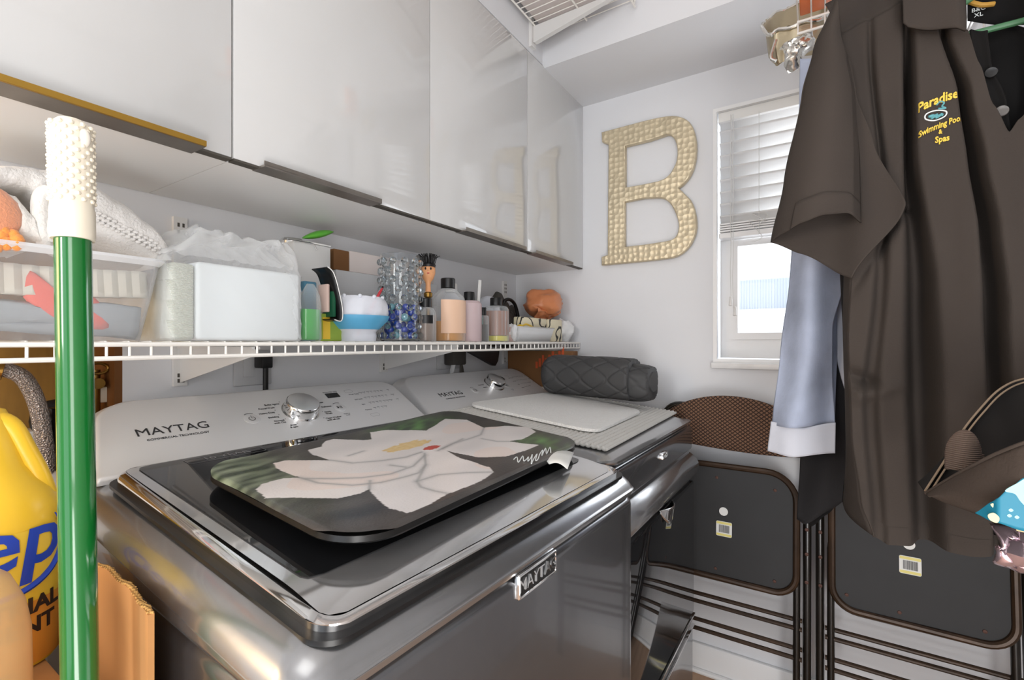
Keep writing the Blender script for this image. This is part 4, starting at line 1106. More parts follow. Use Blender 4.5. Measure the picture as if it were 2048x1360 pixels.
m.lathe([(.0190, .197), (.0205, .203), (.015, .209), (.001, .210)], (bh[0], bh[1], Z0), 24)
for k in range(64):
    a = random.uniform(0, 2*PI); rr_ = .0185*math.sqrt(random.random()); e = .35+rr_*22
    p0 = (bh[0]+rr_*math.cos(a), bh[1]+rr_*math.sin(a), Z0+.206); p1 = (bh[0]+(rr_*1.25)*math.cos(a), bh[1]+(rr_*1.25)*math.sin(a), Z0+.222)
    p2 = (bh[0]+(rr_*1.75)*math.cos(a), bh[1]+(rr_*1.75)*math.sin(a), Z0+.236-rr_*.5)
    m.tube([p0, p1, p2], [.0013, .0013, .0009], 5)
obj('bristles', m, M['bristle'], hd)
y_, r_ = yc(868, 922, .245)
bottle('lotion_bottle', 'largest bottle with black cap and plain peach label', [(r_*.96, 0), (r_, .003), (r_, .105), (r_*.92, .122), (r_*.55, .140), (r_*.42, .145)], (.245, y_, Z0), M['clearb'], liq=(.055, M['amber']), cap=([(.0185, .146), (.0200, .147), (.0200, .172), (.0185, .174)], M['black']), labl=(.022, .112, -1.25, .55, .0006, M['peachlabel']), cat='bottle')
y_, r_ = yc(920, 956, .262)
bottle('mauve_bottle', 'mauve pink bottle with short black cap beside the peach labelled one', [(r_*.96, 0), (r_, .003), (r_, .108), (r_*.8, .116)], (.262, y_, Z0), M['mauvelabel'], cap=([(.014, .117), (.0165, .118), (.0155, .140), (.0145, .142)], M['black']))
y2, _r = yc(918, 934, .12)
bottle('white_capped_bottle', 'pale bottle with white cap behind the mauve bottle', [(.032, 0), (.034, .003), (.034, .13), (.014, .155)], (.12, y2-.06, Z0), M['frost'], cap=([(.016, .156), (.020, .157), (.019, .182), (.018, .184)], M['white']))
m = MB(); a_, b2 = Vector(U(951, 605, x=.235)), Vector(U(960, 560, x=.235))
a_.z = Z0+.001
m.loft([[a_.lerp(b2, k)+Vector(q) for q in ((-.002, -.006, 0), (.002, -.006, 0), (.002, .006, 0), (-.002, .006, 0))] for k in (0, 1)])
tag(obj('white_stick', m, M['white'], mods=[('BEVEL', dict(width=.001, segments=2))]), 'flat white plastic stick leaning between the bottles', 'stick')
yy, rr2 = yc(955, 1000, .16)
bottle('domed_pack', 'white rounded bottle with teal speckled lower half behind the small bottles', [(.040, 0), (.043, .004), (.044, .07), (.043, .105), (.036, .135), (.020, .152), (.002, .157)], (.155, yy, Z0), M['frost'], labl=(.03, .095, -1.5, 1.0, .0006, M['teal']))
y_, r_ = yc(957, 974, .268)
bottle('slim_bottle', 'slim clear bottle with black cap, narrowest of the row', [(r_*.95, 0), (r_, .002), (r_, .072), (r_*.8, .077)], (.268, y_, Z0), M['clearb'], liq=(.050, M['darkfab']), cap=([(.009, .078), (.0105, .079), (.0105, .100), (.010, .101)], M['black']))
y_, r_ = yc(975, 1009, .262)
bottle('toner_bottle', 'taupe bottle with black cap and yellow liquid at its base', [(r_*.95, 0), (r_, .003), (r_, .098), (r_*.85, .108), (r_*.5, .112)], (.262, y_, Z0), M['clearb'], liq=(.0175, M['yelliq']), cap=([(.0165, .112), (.0195, .113), (.0195, .134), (.0185, .136)], M['black']), labl=(.019, .094, -PI, PI, .0003, M['taupe']))
# dark nylon pouch behind
m = MB()
def pouch(u, v):
    y = 1.385+.20*u; h = .150*math.sin(PI*(.12+.76*u))**.4*(1-.14*math.sin(u*11)); return (.075+.035*math.sin(v*PI)*math.sin(PI*u)+.01*nz(u*8, v*6), y, Z0+h*v+.0)
m.grid(pouch, 40, 18)
t = thing('nylon_pouch', 'dark grey nylon pouch with black strap behind the small plastic tub', 'pouch', (.1, 1.45, Z0))
obj('pouch_body', m, M['darkfab'], t, mods=[('SOLIDIFY', dict(thickness=.03, offset=-1))])
m = MB(); m.tube(crom([(.135, 1.43, Z0+.10), (.135, 1.45, Z0+.145), (.135, 1.49, Z0+.158), (.135, 1.53, Z0+.14), (.135, 1.555, Z0+.09)], 6), .0065, 8); obj('strap', m, M['black'], t)
m = MB()
for k, (a, b_) in enumerate((((1.41, .13), (1.44, .09)), ((1.44, .09), (1.445, .04)), ((1.50, .12), (1.47, .07)))):
    m.tube([(.150, a[0], Z0+a[1]), (.150, b_[0], Z0+b_[1])] if 0 else [(.128, a[0], Z0+a[1]), (.128, b_[0], Z0+b_[1])], .0022, 6)
obj('seams', m, M['black'], t)
# orange plastic bag, white plastic bag in the corner
def blob(c, r, sc, amp, fr, seed, n=40, flat=None):
    m = MB(); rings = []
    for i in range(n//2+1):
        ph = PI*i/(n//2); ring_ = []
        for k in range(n):
            a = k/n*2*PI; d = Vector((math.sin(ph)*math.cos(a), math.sin(ph)*math.sin(a), -math.cos(ph)))
            q = 1+amp*nz(d.x*fr+seed, d.y*fr, d.z*fr)+amp*.5*abs(nz(d.x*fr*2.2, d.y*fr*2.2+seed, d.z*fr*2.2))
            p = Vector((d.x*sc[0], d.y*sc[1], d.z*sc[2]))*r*q+Vector(c)
            if flat is not None: p.z = max(p.z, flat)
            ring_.append(tuple(p))
        rings.append(ring_)
    m.loft(rings); return m
c_ = (.205, 1.628, Z0+.150)
t = thing('plastic_bag', 'orange translucent plastic bag bunched up in the shelf corner', 'bag', (c_[0], c_[1], Z0))
mb_ = blob(c_, .060, (1.2, 1.45, .80), .36, 1.6, 3); mb_.xf(lambda x, y, z: (x, min(y, 1.745), min(z, 1.434))); obj('bag_film', mb_, M['orangebag'], t, smooth=60)
m = MB(); m.grid(lambda u, v: (.23+.015*math.sin(v*5), 1.50+.21*u*(1-.4*v)+.04*v, Z0+.130-.045*v+.01*nz(u*6, v*5)), 24, 16); obj('hanging_film', m, M['orangebag'], t, smooth=60)
t = thing('white_plastic_bag', 'crumpled white plastic bag at the far end of the wire shelf', 'bag', (.25, 1.705, Z0))
obj('bag_film', blob((.245, 1.695, Z0+.043), .040, (1.2, .95, 1.05), .45, 2., 7, flat=Z0+.001), M['whitebag'], t, smooth=50)
# marbled cream box
def marblemat():
    m = mat('marbled_paper', 'e8dfc2', .5); nt = m.node_tree; N = nt.nodes; L = nt.links; b = N['Principled BSDF']
    tc = N.new('ShaderNodeTexCoord'); wv = N.new('ShaderNodeTexWave'); wv.inputs['Scale'].default_value = 14; wv.inputs['Distortion'].default_value = 14; wv.inputs['Detail'].default_value = 2; wv.inputs['Detail Scale'].default_value = .8
    L.new(tc.outputs['Object'], wv.inputs[0]); r = N.new('ShaderNodeValToRGB'); r.color_ramp.elements[0].position = .10; r.color_ramp.elements[1].position = .22
    r.color_ramp.elements[0].color = (*lin('1b1714'), 1); r.color_ramp.elements[1].color = (*lin('e8dfc2'), 1)
    L.new(wv.outputs['Fac'], r.inputs[0]); L.new(r.outputs[0], b.inputs['Base Color']); return m
tag(obj('patterned_box', MB().box(.17, .272, 1.562, 1.655, Z0, Z0+.084, .004), marblemat()), 'cream box with black brushstroke pattern beside the small tub', 'box')
ta_, tb_ = yat(1032, .285), 1.562
t = thing('small_tub', 'small clear plastic tub of odds and ends near the shelf end', 'tub', (.26, (ta_+tb_)/2, Z0))
def tr(k, i=0.): 
    w_ = .012*(1-k)
    return [(a, c, Z0+.046*k) for a, c in rrect(.08-2*w_-2*i, tb_-ta_-.01-2*w_-2*i, .010, 5, .252, (ta_+tb_)/2)]
m = MB(); m.loft([tr(0), tr(1)], cap=False); n_ = len(tr(0)); m.add(tr(0), [tuple(range(n_))]); obj('tub_wall', m, M['binrim'], t, mods=[('SOLIDIFY', dict(thickness=.0015))])
m = MB(); m.loft([tr(1), [(x, y, z+.004) for x, y, z in tr(1, -.003)], [(x, y, z+.004) for x, y, z in tr(1, .001)]], cap=False); obj('tub_rim', m, M['white'], t)
def smallitem(name, label, cat, mb, m_): return tag(obj(name, mb, m_, smooth=60), label, cat)
m = MB(); m.tube(crom([(.255, 1.36, Z0+.046), (.255, 1.40, Z0+.060), (.255, 1.45, Z0+.050), (.255, 1.50, Z0+.035)], 5), .008, 10); smallitem('yellow_clip', 'yellow plastic clip sticking out of the small tub', 'clip', m, M['yellabel'])
m = MB(); m.box(.225, .262, 1.37, 1.55, Z0+.047, Z0+.085, .006); m.xf(lambda x, y, z: (x, y, z-.10*(y-1.37)*(0))); smallitem('swirled_pouch', 'black, brown and cream swirled pouch lying in the small tub', 'pouch', m, marblemat())
m = MB(); m.box(.23, .262, 1.38, 1.52, Z0+.010, Z0+.036, .006); smallitem('peach_bar', 'peach coloured bar inside the small tub', 'soap bar', m, M['peachlabel'])
m = blob((.272, ta_-.004, Z0+.028), .024, (.7, .8, 1.15), .4, 2., 21, flat=Z0+.001, n=28); smallitem('tied_bag', 'small white knotted bag left of the small tub', 'bag', m, M['whitebag'])
m = MB(); m.lathe([(.018, 0), (.020, .003), (.0205, .045), (.019, .047)], (.262, 1.292, Z0), 20); smallitem('pink_jar', 'small clear pinkish jar right of the toner bottle', 'jar', m, film('pinkish_plastic', 'e3bdb4', .2, .5))

# ================================================================== WASH BOX, VALVES, HOSE at the left
t = thing('supply_hose', 'braided steel washer hose arching down from its valve', 'hose', (.1, .2, .80))
hp = crom([U(-60, 735, x=.030), U(-10, 738, x=.035), U(20, 742, x=.038), U(50, 760, x=.040), U(75, 810, x=.040), U(88, 880, x=.040), U(97, 945, x=.040), U(104, 1010, x=.040), U(106, 1100, x=.040)], 8)
obj('hose_body', MB().tube(hp, .0115, 14), M['braid'], t)
p0 = hp[10]; m = MB(); m.tube([U(-60, 735, x=.030), U(-15, 738, x=.034), U(8, 741, x=.037)], .015, 14); obj('hose_nut', m, M['brass'], t)
t = thing('washer_outlet_box', 'white plastic washing machine valve box in the wall recess', 'valve box', (-.06, .1, .83))
obj('box_tray', MB().box(-.095, -.045, -.20, .30, .862, .99, .006), M['white'], t)
obj('box_lip', MB().box(-.097, -.005, -.20, .30, .842, .862, .004), M['white'], t)
lv = U(190, 745, x=-.04)
m = MB(); m.tube([(lv[0], lv[1], lv[2]-.09), (lv[0], lv[1], lv[2]+.005)], .008, 12); m.tube([(lv[0]-.03, lv[1], lv[2]-.02), (lv[0]+.02, lv[1], lv[2]-.02)], .010, 12)
t = thing('water_valve', 'worn brass valve with a ring handle in the wall recess', 'valve', (lv[0], lv[1], lv[2]-.1)); obj('valve_body', m, M['brass'], t)
m = MB(); m.tube([(lv[0]+.012, lv[1]+.016*math.cos(a), lv[2]+.008+.010*math.sin(a)) for a in [k*PI/10 for k in range(20)]], .0028, 8, closed=True); obj('ring_handle', m, M['brass'], t)
m = MB(); m.box(lv[0]-.005, lv[0]+.002, lv[1]-.006, lv[1]+.02, lv[2]-.058, lv[2]-.028, .002); obj('valve_plate', m, M['cream'], t)
m = MB(); c_ = U(112, 815, x=-.03); m.sphere((c_[0], c_[1]+.0, c_[2]-.02), .035, 20, (.5, 1, 1)); smallitem('drain_hose_end', 'black rounded drain fitting behind the broom pole', 'drain fitting', m, M['black'])
m = MB(); rings = []
for k in range(30):
    z = .86+.006*k; r_ = .013+(.002 if k % 2 else 0); rings.append([(.025+r_*math.cos(a), .262+r_*math.sin(a), z) for a in [i*PI/8 for i in range(16)]])
m.loft(rings); smallitem('corrugated_hose', 'black ribbed drain hose beside the washer console', 'hose', m, M['black'])

# ================================================================== BROOM, JUG, CARDBOARD, TUB at the left edge
pb, pt = Vector(U(166, 1700, y=.150)), None
def onpole(px, py, y=.143): return Vector(U(px, py, y=y))
g_top, g_bot, p_low = onpole(147, 236), onpole(146, 480), onpole(160, 1360)
axis = (p_low-g_bot).normalized(); k_ = (g_bot.z-.04)/-axis.z; foot = g_bot+axis*k_
t = thing('broom', 'green broom pole with a cream studded hand grip', 'broom', (foot.x, foot.y, 0))
R0 = .0128
obj('pole', MB().tube([foot, p_low, g_bot], R0, 28), M['green'], t)
m = MB(); L_ = (g_top-g_bot).length; ax = -axis; q1 = ax.orthogonal().normalized(); q2 = ax.cross(q1)
prof = [(.0150, 0), (.0156, .004), (.0156, .026), (.0148, .030), (.0150, L_*.50), (.0152, L_*.75), (.0155, L_-.016), (.0140, L_-.006), (.0095, L_-.001), (.001, L_)]
m.loft([[g_bot+ax*z+(q1*math.cos(a)+q2*math.sin(a))*r for a in [k*PI/14 for k in range(28)]] for r, z in prof])
gr = obj('hand_grip', m, M['cream'], t)
m = MB()
for r_ in range(15):
    for k in range(12):
        a = (k+.5*(r_ % 2))*2*PI/12; c_ = g_bot+ax*(.034+r_*.0074*(L_*.66/.111))+(q1*math.cos(a)+q2*math.sin(a))*.0149
        m.sphere(c_, .0021, 8)
obj('grip_studs', m, M['cream'], gr)
m = MB(); c_ = g_bot+ax*(L_-.018); v_ = (Vector(CAM)-c_); v_.z = 0; v_.normalize(); sd = Vector((-v_.y, v_.x, 0))
c2 = c_+(v_*math.cos(.55)-sd*math.sin(.55)*-1)*.0146 if False else c_+(v_*math.cos(.6)+sd*math.sin(.6))*.0150
m.sphere(c2, .006, 14, (.45, .7, 1.4)); obj('hang_hole', m, mat('hang_hole', 'f4ede0', .35), gr)
m = MB(); m.box(foot.x-.02, foot.x+.24, foot.y-.02, foot.y+.02, .045, .075, .006); obj('broom_head', m, M['green'], t)
m = MB(); m.box(foot.x-.015, foot.x+.235, foot.y-.017, foot.y+.017, .0, .045, .002); obj('broom_bristles', m, M['bristle'], t)

# support: tall cardboard box under the jug
tag(obj('moving_box', MB().box(.08, .535, -.22, .166, 0, .790, .004), M['card']), 'brown cardboard box standing under the yellow jug', 'box')
# yellow jug
jc = (.325, .112); JZ = .7915
jt = thing('cleaner_jug', 'yellow gallon jug of concentrate with a blue lettered label', 'jug', (jc[0], jc[1], JZ))
def jring(z, hw, r, oy=0.):
    a = math.atan2(CAM[1]-jc[1], CAM[0]-jc[0]); out = []
    for x, y in rrect(hw*2*.82, hw*2, r, 8): out.append((jc[0]+x*math.cos(a)-(y+oy)*math.sin(a), jc[1]+x*math.sin(a)+(y+oy)*math.cos(a), JZ+z))
    return out
body = [(0, .070, .035), (.006, .075, .045), (.03, .077, .05), (.11, .077, .052), (.150, .0765, .052), (.172, .0745, .05), (.186, .068, .046), (.200, .058, .040), (.215, .050, .036), (.240, .043, .032), (.266, .036, .028), (.277, .031, .025), (.281, .020, .016)]
m = MB(); m.loft([jring(*q) for q in body]); jb = obj('jug_body', m, [M['yellow']], jt, smooth=60)
m = MB(); m.loft([jring(z, r-.0004*0+.0006, q) for z, r, q in ((.004, .0745, .045), (.03, .077, .05), (.072, .077, .052))], cap=False); obj('lower_label', m, M['orangelabel'], jt)
m = MB(); m.loft([jring(z, r+.0006, q) for z, r, q in ((.0722, .077, .052), (.11, .077, .052), (.150, .0765, .052))], cap=False); obj('upper_label', m, M['yellabel'], jt)
ja = math.atan2(CAM[1]-jc[1], CAM[0]-jc[0])
def jwrap(u, v, d):
    """wrap text coords (u right as seen, v up) round the jug"""
    hx, hy, r = .077*.82, .077, .052
    # walk along the outline from the middle of the front face
    s_ = u; fl = hy-r
    if abs(s_) <= fl: x, y = hx+d, s_
    else:
        sg = 1 if s_ > 0 else -1; a = min(PI/2, (abs(s_)-fl)/r); x, y = hx-r+(r+d)*math.cos(a), sg*(fl+(r+d)*math.sin(a))
    return (jc[0]+x*math.cos(ja)-y*math.sin(ja), jc[1]+x*math.sin(ja)+y*math.cos(ja), JZ+v)
def subdiv(mb, n=1, lim=.008):
    bm = bmesh.new(); vs = [bm.verts.new(p) for p in mb.v]
    for f in mb.f:
        try: bm.faces.new([vs[i] for i in f])
        except ValueError: pass
    bmesh.ops.triangulate(bm, faces=bm.faces); 
    for _ in range(n): bmesh.ops.subdivide_edges(bm, edges=[e for e in bm.edges if e.calc_length() > lim], cuts=1); bmesh.ops.triangulate(bm, faces=bm.faces)
    bm.verts.index_update(); r = MB(); r.add([v.co[:] for v in bm.verts], [[v.index for v in f.verts] for f in bm.faces]); bm.free(); return r
def jtext(s, size, u0, v0, col, nm, bold=.0008, shear=.0, d=.0012):
    tm = subdiv(text_mb(s, size, lambda a, c, q: (a, c, q), depth=.0003, bold=bold, shear=shear), 3)
    tm.v = [jwrap(p[0]+u0, p[1]+v0, p[2]+d) for p in tm.v]; obj(nm, tm, col, jt)
jtext('Zep', .082, .012, .138, M['logoblue'], 'logo_lettering', .0012, .14)
m = MB(); pts = []
for k in range(41):
    a = -PI*.80+k/40*PI*.98; pts.append(jwrap(.014+.070*math.cos(a), .133+.050*math.sin(a), .0014))
m.tube(pts, [.0006+.0028*math.sin(PI*k/40) for k in range(41)], 6); obj('logo_swoosh', m, M['logoblue'], jt)
jtext('INDUSTRIAL', .0235, .012, .067, M['brownink'], 'label_line_one'); jtext('DETERGENT', .0235, .006, .045, M['brownink'], 'label_line_two')
# jug handle bulge
hp = [jring(.262, .001, .0005)[0]]
a = ja
def jl(x, y, z): return (jc[0]+x*math.cos(a)-y*math.sin(a), jc[1]+x*math.sin(a)+y*math.cos(a), JZ+z)
m = MB(); m.tube(crom([jl(.01, .020, .268), jl(.012, .034, .258), jl(.014, .046, .228), jl(.016, .056, .200), jl(.016, .062, .176)], 6), .0105, 14); obj('handle', m, M['yellow'], jt)
m = MB(); m.lathe([(.022, .277), (.024, .279), (.024, .298), (.022, .300)], (jc[0]-.0, jc[1]-.0, JZ), 24); m.xf(lambda x, y, z: (x-.02*math.sin(-a)*-1*0, y, z)); 
# corrugated cardboard sheet between pole and washer
cs0, cs1 = Vector(U(178, 1158, y=.180)), Vector(U(300, 1268, y=.180))
m = MB()
def cy(u): return .190+.006*math.sin(u*3)-.010*u
ux0, ux1 = cs0.x-.03, cs1.x
rings = []
for k in range(31):
    u = k/30; x = ux0+(ux1-ux0)*u; y = cy(u); zt = .904-.002*math.sin(u*18)-.002*u
    rings.append([(x, y-.0025, 0.002), (x, y+.0025, 0.002), (x, y+.0025, zt), (x, y-.0025, zt)])
m.loft(rings)
t = thing('cardboard_sheet', 'torn corrugated cardboard flap between the broom and the washer', 'cardboard', (.55, .17, 0))
obj('sheet', m, M['card'], t)
m = MB()
m.tube([( ux0+(ux1-ux0)*k/120, cy(k/120)+.0022*math.sin(k*1.9), .9045-.002*math.sin(k/120*18)-.002*k/120) for k in range(121)], .0012, 5)
obj('fluted_edge', m, M['cardedge'], t)
# translucent tub in the bottom-left corner
dc = (.475, .062, .7915)
t = thing('plastic_tub', 'cloudy amber plastic dome lid at the bottom left corner', 'tub', dc)
obj('tub_shell', MB().lathe([(.070, 0), (.071, .04), (.070, .09), (.066, .115), (.057, .138), (.042, .153), (.022, .161), (.001, .163)], dc, 44), M['tub'], t, smooth=60)

# ================================================================== FOLDING CHAIRS against the back wall
def chair(x0, label):
    """folded chair leaning on the back wall; local x across, z up, y towards the wall"""
    t = thing('folding_chair', label, 'chair', (x0, 1.60, 0), group='black folding chairs leaning on the back wall')
    bx_, by_ = x0, 1.60
    def yl(z, off=0.): return 1.612+.085*(z/.95)+off          # lean
    r = .0112; w_ = .425
    # front frame: U tube rising to carry the backrest
    def tubeU(xa, xb, ztop_, off, z0=.015, rr=.05):
        pts = [(bx_+xa, yl(z0, off), z0), (bx_+xa, yl(ztop_-rr, off), ztop_-rr)]
        pts += [(bx_+xa+rr*(1-math.cos(a)), yl(ztop_-rr+rr*math.sin(a), off), ztop_-rr+rr*math.sin(a)) for a in [k*PI/12 for k in range(1, 7)]]
        pts += [(bx_+xb-rr*(1-math.sin(a)), yl(ztop_-rr+rr*math.cos(a), off), ztop_-rr+rr*math.cos(a)) for a in [k*PI/12 for k in range(0, 6)]]
        pts += [(bx_+xb, yl(ztop_-rr, off), ztop_-rr), (bx_+xb, yl(z0, off), z0)]
        return pts
    obj('front_frame', MB().tube(tubeU(0, w_, .93, .0), r, 12), M['chairblk'], t)
    obj('rear_leg_frame', MB().tube(tubeU(.026, w_-.026, .60, -.012), .0095, 12), M['chairblk'], t)
    for z, off, q in ((.323, -.002, .0065), (.303, -.012, .0065), (.242, -.002, .0065), (.219, -.012, .0065)):
        obj('crossbar', MB().tube([(bx_+.012, yl(z, off), z), (bx_+w_-.012, yl(z, off), z)], q, 10), M['chairrust'], t)
    # seat pan seen from below
    sx0, sx1, sz0, sz1 = .034, w_-.032, .405, .742
    sp = rrect(sx1-sx0, sz1-sz0, [.055, .075, .075, .055], 8, (sx0+sx1)/2, (sz0+sz1)/2)
    def sy(z, o): return yl(z, o)-.026
    m = MB(); m.loft([[(bx_+a, sy(c, .004), c) for a, c in sp], [(bx_+a, sy(c, -.002), c) for a, c in sp]]); pan = obj('seat_pan', m, M['chairpan'], t)
    obj('seat_rim', MB().tube([(bx_+a, sy(c, -.004), c) for a, c in rrect(sx1-sx0+.012, sz1-sz0+.012, [.06, .08, .08, .06], 8, (sx0+sx1)/2, (sz0+sz1)/2)], .0095, 10, closed=True), M['chairrust'], t)
    m = MB(); m.loft([[(bx_+sx0+(a-sx0)*.97+.005, sy(c, .010+.016*k), c) for a, c in sp] for k in (0, 1)]); obj('seat_cushion', m, M['woven'], t)
    for a, c in ((.40, .90), (.86, .86), (.40, .06), (.86, .07), (.08, .10)):
        px_, pz_ = sx0+(sx1-sx0)*a, sz0+(sz1-sz0)*c
        m = MB(); m.lathe([(.0050, 0), (.0045, .002), (.001, .0028)], (0, 0, 0), 12); m.xf(lambda x, y, z: (bx_+px_+x, sy(pz_, -.002)-z, pz_+y)); obj('screw', m, M['rust'], pan)
    cxm = sx0+(sx1-sx0)*.46; cz = sz0+(sz1-sz0)*.47
    def sk(a, c, d): return (bx_+cxm+a, sy(cz+c, -.0022)-d, cz+c)
    m = MB(); m.loft([[sk(.013*math.cos(q), .042+.013*math.sin(q), d) for q in [k*PI/14 for k in range(28)]] for d in (0, .0005)]); obj('round_sticker', m, M['sticker'], pan)
    m = MB(); m.loft([[sk(a, c, d) for a, c in rrect(.046, .046, .004, 3, 0.002, -.012)] for d in (0, .0005)]); st = obj('price_sticker', m, M['sticker'], pan)
    for z_ in (.006, -.030): obj('yellow_stripe', MB().loft([[sk(a, c, d) for a, c in rrect(.044, .007, .001, 2, .002, z_)] for d in (.0006, .0008)]), M['stickyel'], st)
    m = MB(); random.seed(1); xq = -.013
    while xq < .017:
        wq = random.choice((.0006, .001, .0014)); m.loft([[sk(a, c, d) for a, c in ((xq, -.023), (xq+wq, -.023), (xq+wq, .000), (xq, .000))] for d in (.0006, .0009)]); xq += wq+random.choice((.0006, .001))
    obj('barcode', m, M['ink'], st)
    # upholstered backrest, curved lower edge
    m = MB(); rings = []
    for k in range(41):
        u = k/40; x = -.012+(w_+.024)*u; e = math.sin(PI*(.02+.96*u))**.35
        zt = .860+.112*e; zb_ = .845-.065*math.sin(PI*(.08+.84*u))**.5*(.55+0)+.030*math.sin(PI*u)-.045*u+.012
        zb_ = .790-.020*u+.016*math.sin(PI*u)
        zm, hh = (zt+zb_)/2, (zt-zb_)/2*(.25+.75*e); yc_ = yl(zm, -.012)-.012*math.sin(PI*u)
        rings.append([(bx_+x, yc_+.014*math.cos(a)*(.4+.6*e), zm+hh*math.copysign(abs(math.sin(a))**.7, math.sin(a))) for a in [i*PI/10 for i in range(20)]])
    m.loft(rings); obj('backrest', m, M['woven'], t, smooth=60)
    for z in (.52, .59, .44):
        for xx in (.001, w_-.001):
            m = MB(); m.lathe([(.0055, 0), (.005, .002), (.001, .003)], (0, 0, 0), 10); m.xf(lambda x, y, q: (bx_+xx+x, yl(z)-r-q, z+y)); obj('rivet', m, M['rust'], t)
    return t
chair(.654, 'folded chair beside the dryer, brown woven backrest showing')
chair(1.111, 'folded chair below the hanging black shirt, backrest hidden')

# ================================================================== CLOTHES RAIL, SHELF AND FOIL PAN at the upper right
t = thing('wire_shelf', 'high wire shelf at the right over the hanging clothes', 'shelf', (1.45, .9, 1.85))
shx0, shx1, shy0, shy1, shz = 1.068, 1.798, .25, 1.25, 1.872
m = MB()
for k in range(29):
    x = shx0+k*.0254
    if x > shx1: break
    m.tube([(x, shy0, shz), (x, shy1, shz), (x, shy1+.002, shz-.004), (x, shy1+.002, shz-.030)], .0017, 6)
obj('deck_wires', m, M['wire'], t)
for nm, y, z in (('top_rail', shy1+.003, shz-.004), ('bottom_rail', shy1+.003, shz-.030), ('middle_rail', .75, shz-.005), ('back_rail', shy0, shz-.005)):
    obj(nm, MB().tube([(shx0-.002, y, z), (shx1, y, z)], .003, 8), M['wire'], t)
t = thing('clothes_rail', 'clothes rail under the high shelf holding the shirts', 'rail', (1.36, .9, 1.76))
obj('rail', MB().tube([(1.36, .20, 1.775), (1.36, 1.30, 1.775)], .012, 14), M['chrome'], t)
for y in (.3, 1.2): obj('rail_hanger', MB().tube([(1.36, y, 1.787), (1.36, y, 1.866)], .004, 8), M['wire'], t)
def hanger(y, label, m_, xc=1.36, hw=.20, tilt=0., zc_=1.70):
    h = thing('clothes_hanger', label, 'hanger', (xc, y, zc_-.06))
    pts = [(xc+.0, y, zc_)]+[(xc+.012*math.cos(a)+.0, y, 1.789+.0-.0+.012*math.sin(a)*1.15) for a in [PI*1.9-k*PI*1.5/12+PI*.2 for k in range(0)]]
    hook = [(xc, y, zc_), (xc, y, 1.735)]+[(xc+.018*math.sin(a)*1., y, 1.775-.002-.019*math.cos(a)+.0) for a in [0.35+k*(PI*1.35)/12 for k in range(13)]]
    obj('hook', MB().tube(crom(hook, 3), .0016, 8), M['chrome'], h)
    obj('shoulder_bar', MB().tube(crom([(xc-hw, y, zc_-.075), (xc-hw*.5, y, zc_-.030), (xc, y, zc_-.002), (xc+hw*.5, y, zc_-.030), (xc+hw, y, zc_-.075)], 5), .0045, 10), m_, h)
    obj('lower_bar', MB().tube([(xc-hw, y, zc_-.077), (xc+hw, y, zc_-.077)], .0045, 10), m_, h)
    return h
# foil roasting pan crumpled on the shelf end
fc = (1.105, 1.335)
t = thing('foil_pan', 'crumpled aluminium foil roasting pan hanging off the high right shelf', 'pan', (1.1, 1.33, 1.76))
YP = 1.30
def f3(px, py, y): return Vector(U(px, py, y=y))
rimo = crom([f3(1527, 52, 1.34), f3(1545, 68, 1.30), f3(1552, 62, 1.30), f3(1600, 46, 1.29), f3(1650, 30, 1.31), f3(1660, -10, 1.40), f3(1640, -12, 1.44), f3(1595, 10, 1.42), f3(1552, 28, 1.40)], 5, True)
cen_ = Vector((sum(p[0] for p in rimo)/len(rimo), sum(p[1] for p in rimo)/len(rimo), sum(p[2] for p in rimo)/len(rimo)))
m = MB(); rings = []
for k, (sc_k, dz) in enumerate(((1.06, .002), (1.0, .0), (.97, -.006), (.93, -.03), (.86, -.07), (.80, -.085), (.4, -.088), (.02, -.088))):
    rings.append([tuple(cen_+(Vector(p)-cen_)*sc_k+Vector((.004*nz(i*.6, k*.9)*(k > 1), .004*nz(i*.5, k*1.3, 5)*(k > 1), dz+.003*math.sin(i*2.1)*(k in (0, 1, 2))))) for i, p in enumerate(rimo)])
m.loft(rings, cap=False); obj('pan_wall', m, M['foilin'], t, smooth=50)
m = MB()
m.tube([tuple(cen_+(Vector(p)-cen_)*1.06+Vector((0, 0, .003*math.sin(i*1.3)))) for i, p in enumerate(rimo)], .004, 8, closed=True); obj('rolled_rim', m, M['foil'], t)
def crumple(pts, thick, name, label, m_):
    """crumpled sheet spread over an outline"""
    P3 = [Vector(p) for p in crom([tuple(p) for p in pts], 5, True)]; c0 = sum(P3, Vector())/len(P3)
    g = MB(); rings = []
    for k in range(9):
        s__ = 1-k/8*.98
        rings.append([tuple(c0+(p-c0)*s__+Vector((.008*nz(p.x*60*s__, p.z*60, k*.4), -thick*(1-s__**2)+.012*nz(p.x*45*s__, p.z*45*s__, 3+k*.3), .006*nz(p.z*60, p.x*50, k)))) for p in P3])
    g.loft(rings); 
    g2 = MB(); g2.loft([[tuple(Vector(q)+Vector((0, thick*1.2*(0 if k == 0 else 1), 0))) for q in rings[0]] for k in (0, 1)])
    return g
fo = tag(obj('crumpled_foil', crumple([f3(1560, 92, 1.275), f3(1600, 72, 1.275), f3(1625, 62, 1.275), f3(1630, 90, 1.275), f3(1608, 110, 1.275), f3(1600, 138, 1.275), f3(1568, 140, 1.275), f3(1570, 112, 1.275)], .03, '', '', None), M['foil'], smooth=60, mods=[('SOLIDIFY', dict(thickness=.001))]), 'crumpled silver foil lump hanging under the foil roasting pan', 'foil')
m = MB(); m.tube([f3(1552, 80, 1.28), f3(1543, 110, 1.28), f3(1543, 118, 1.28), f3(1552, 122, 1.28)], .004, 8)
obj('folded_rim', m, M['foil'], fo)
m = MB(); m.box(1.072, 1.20, 1.16, 1.245, 1.874, 2.02, .003)
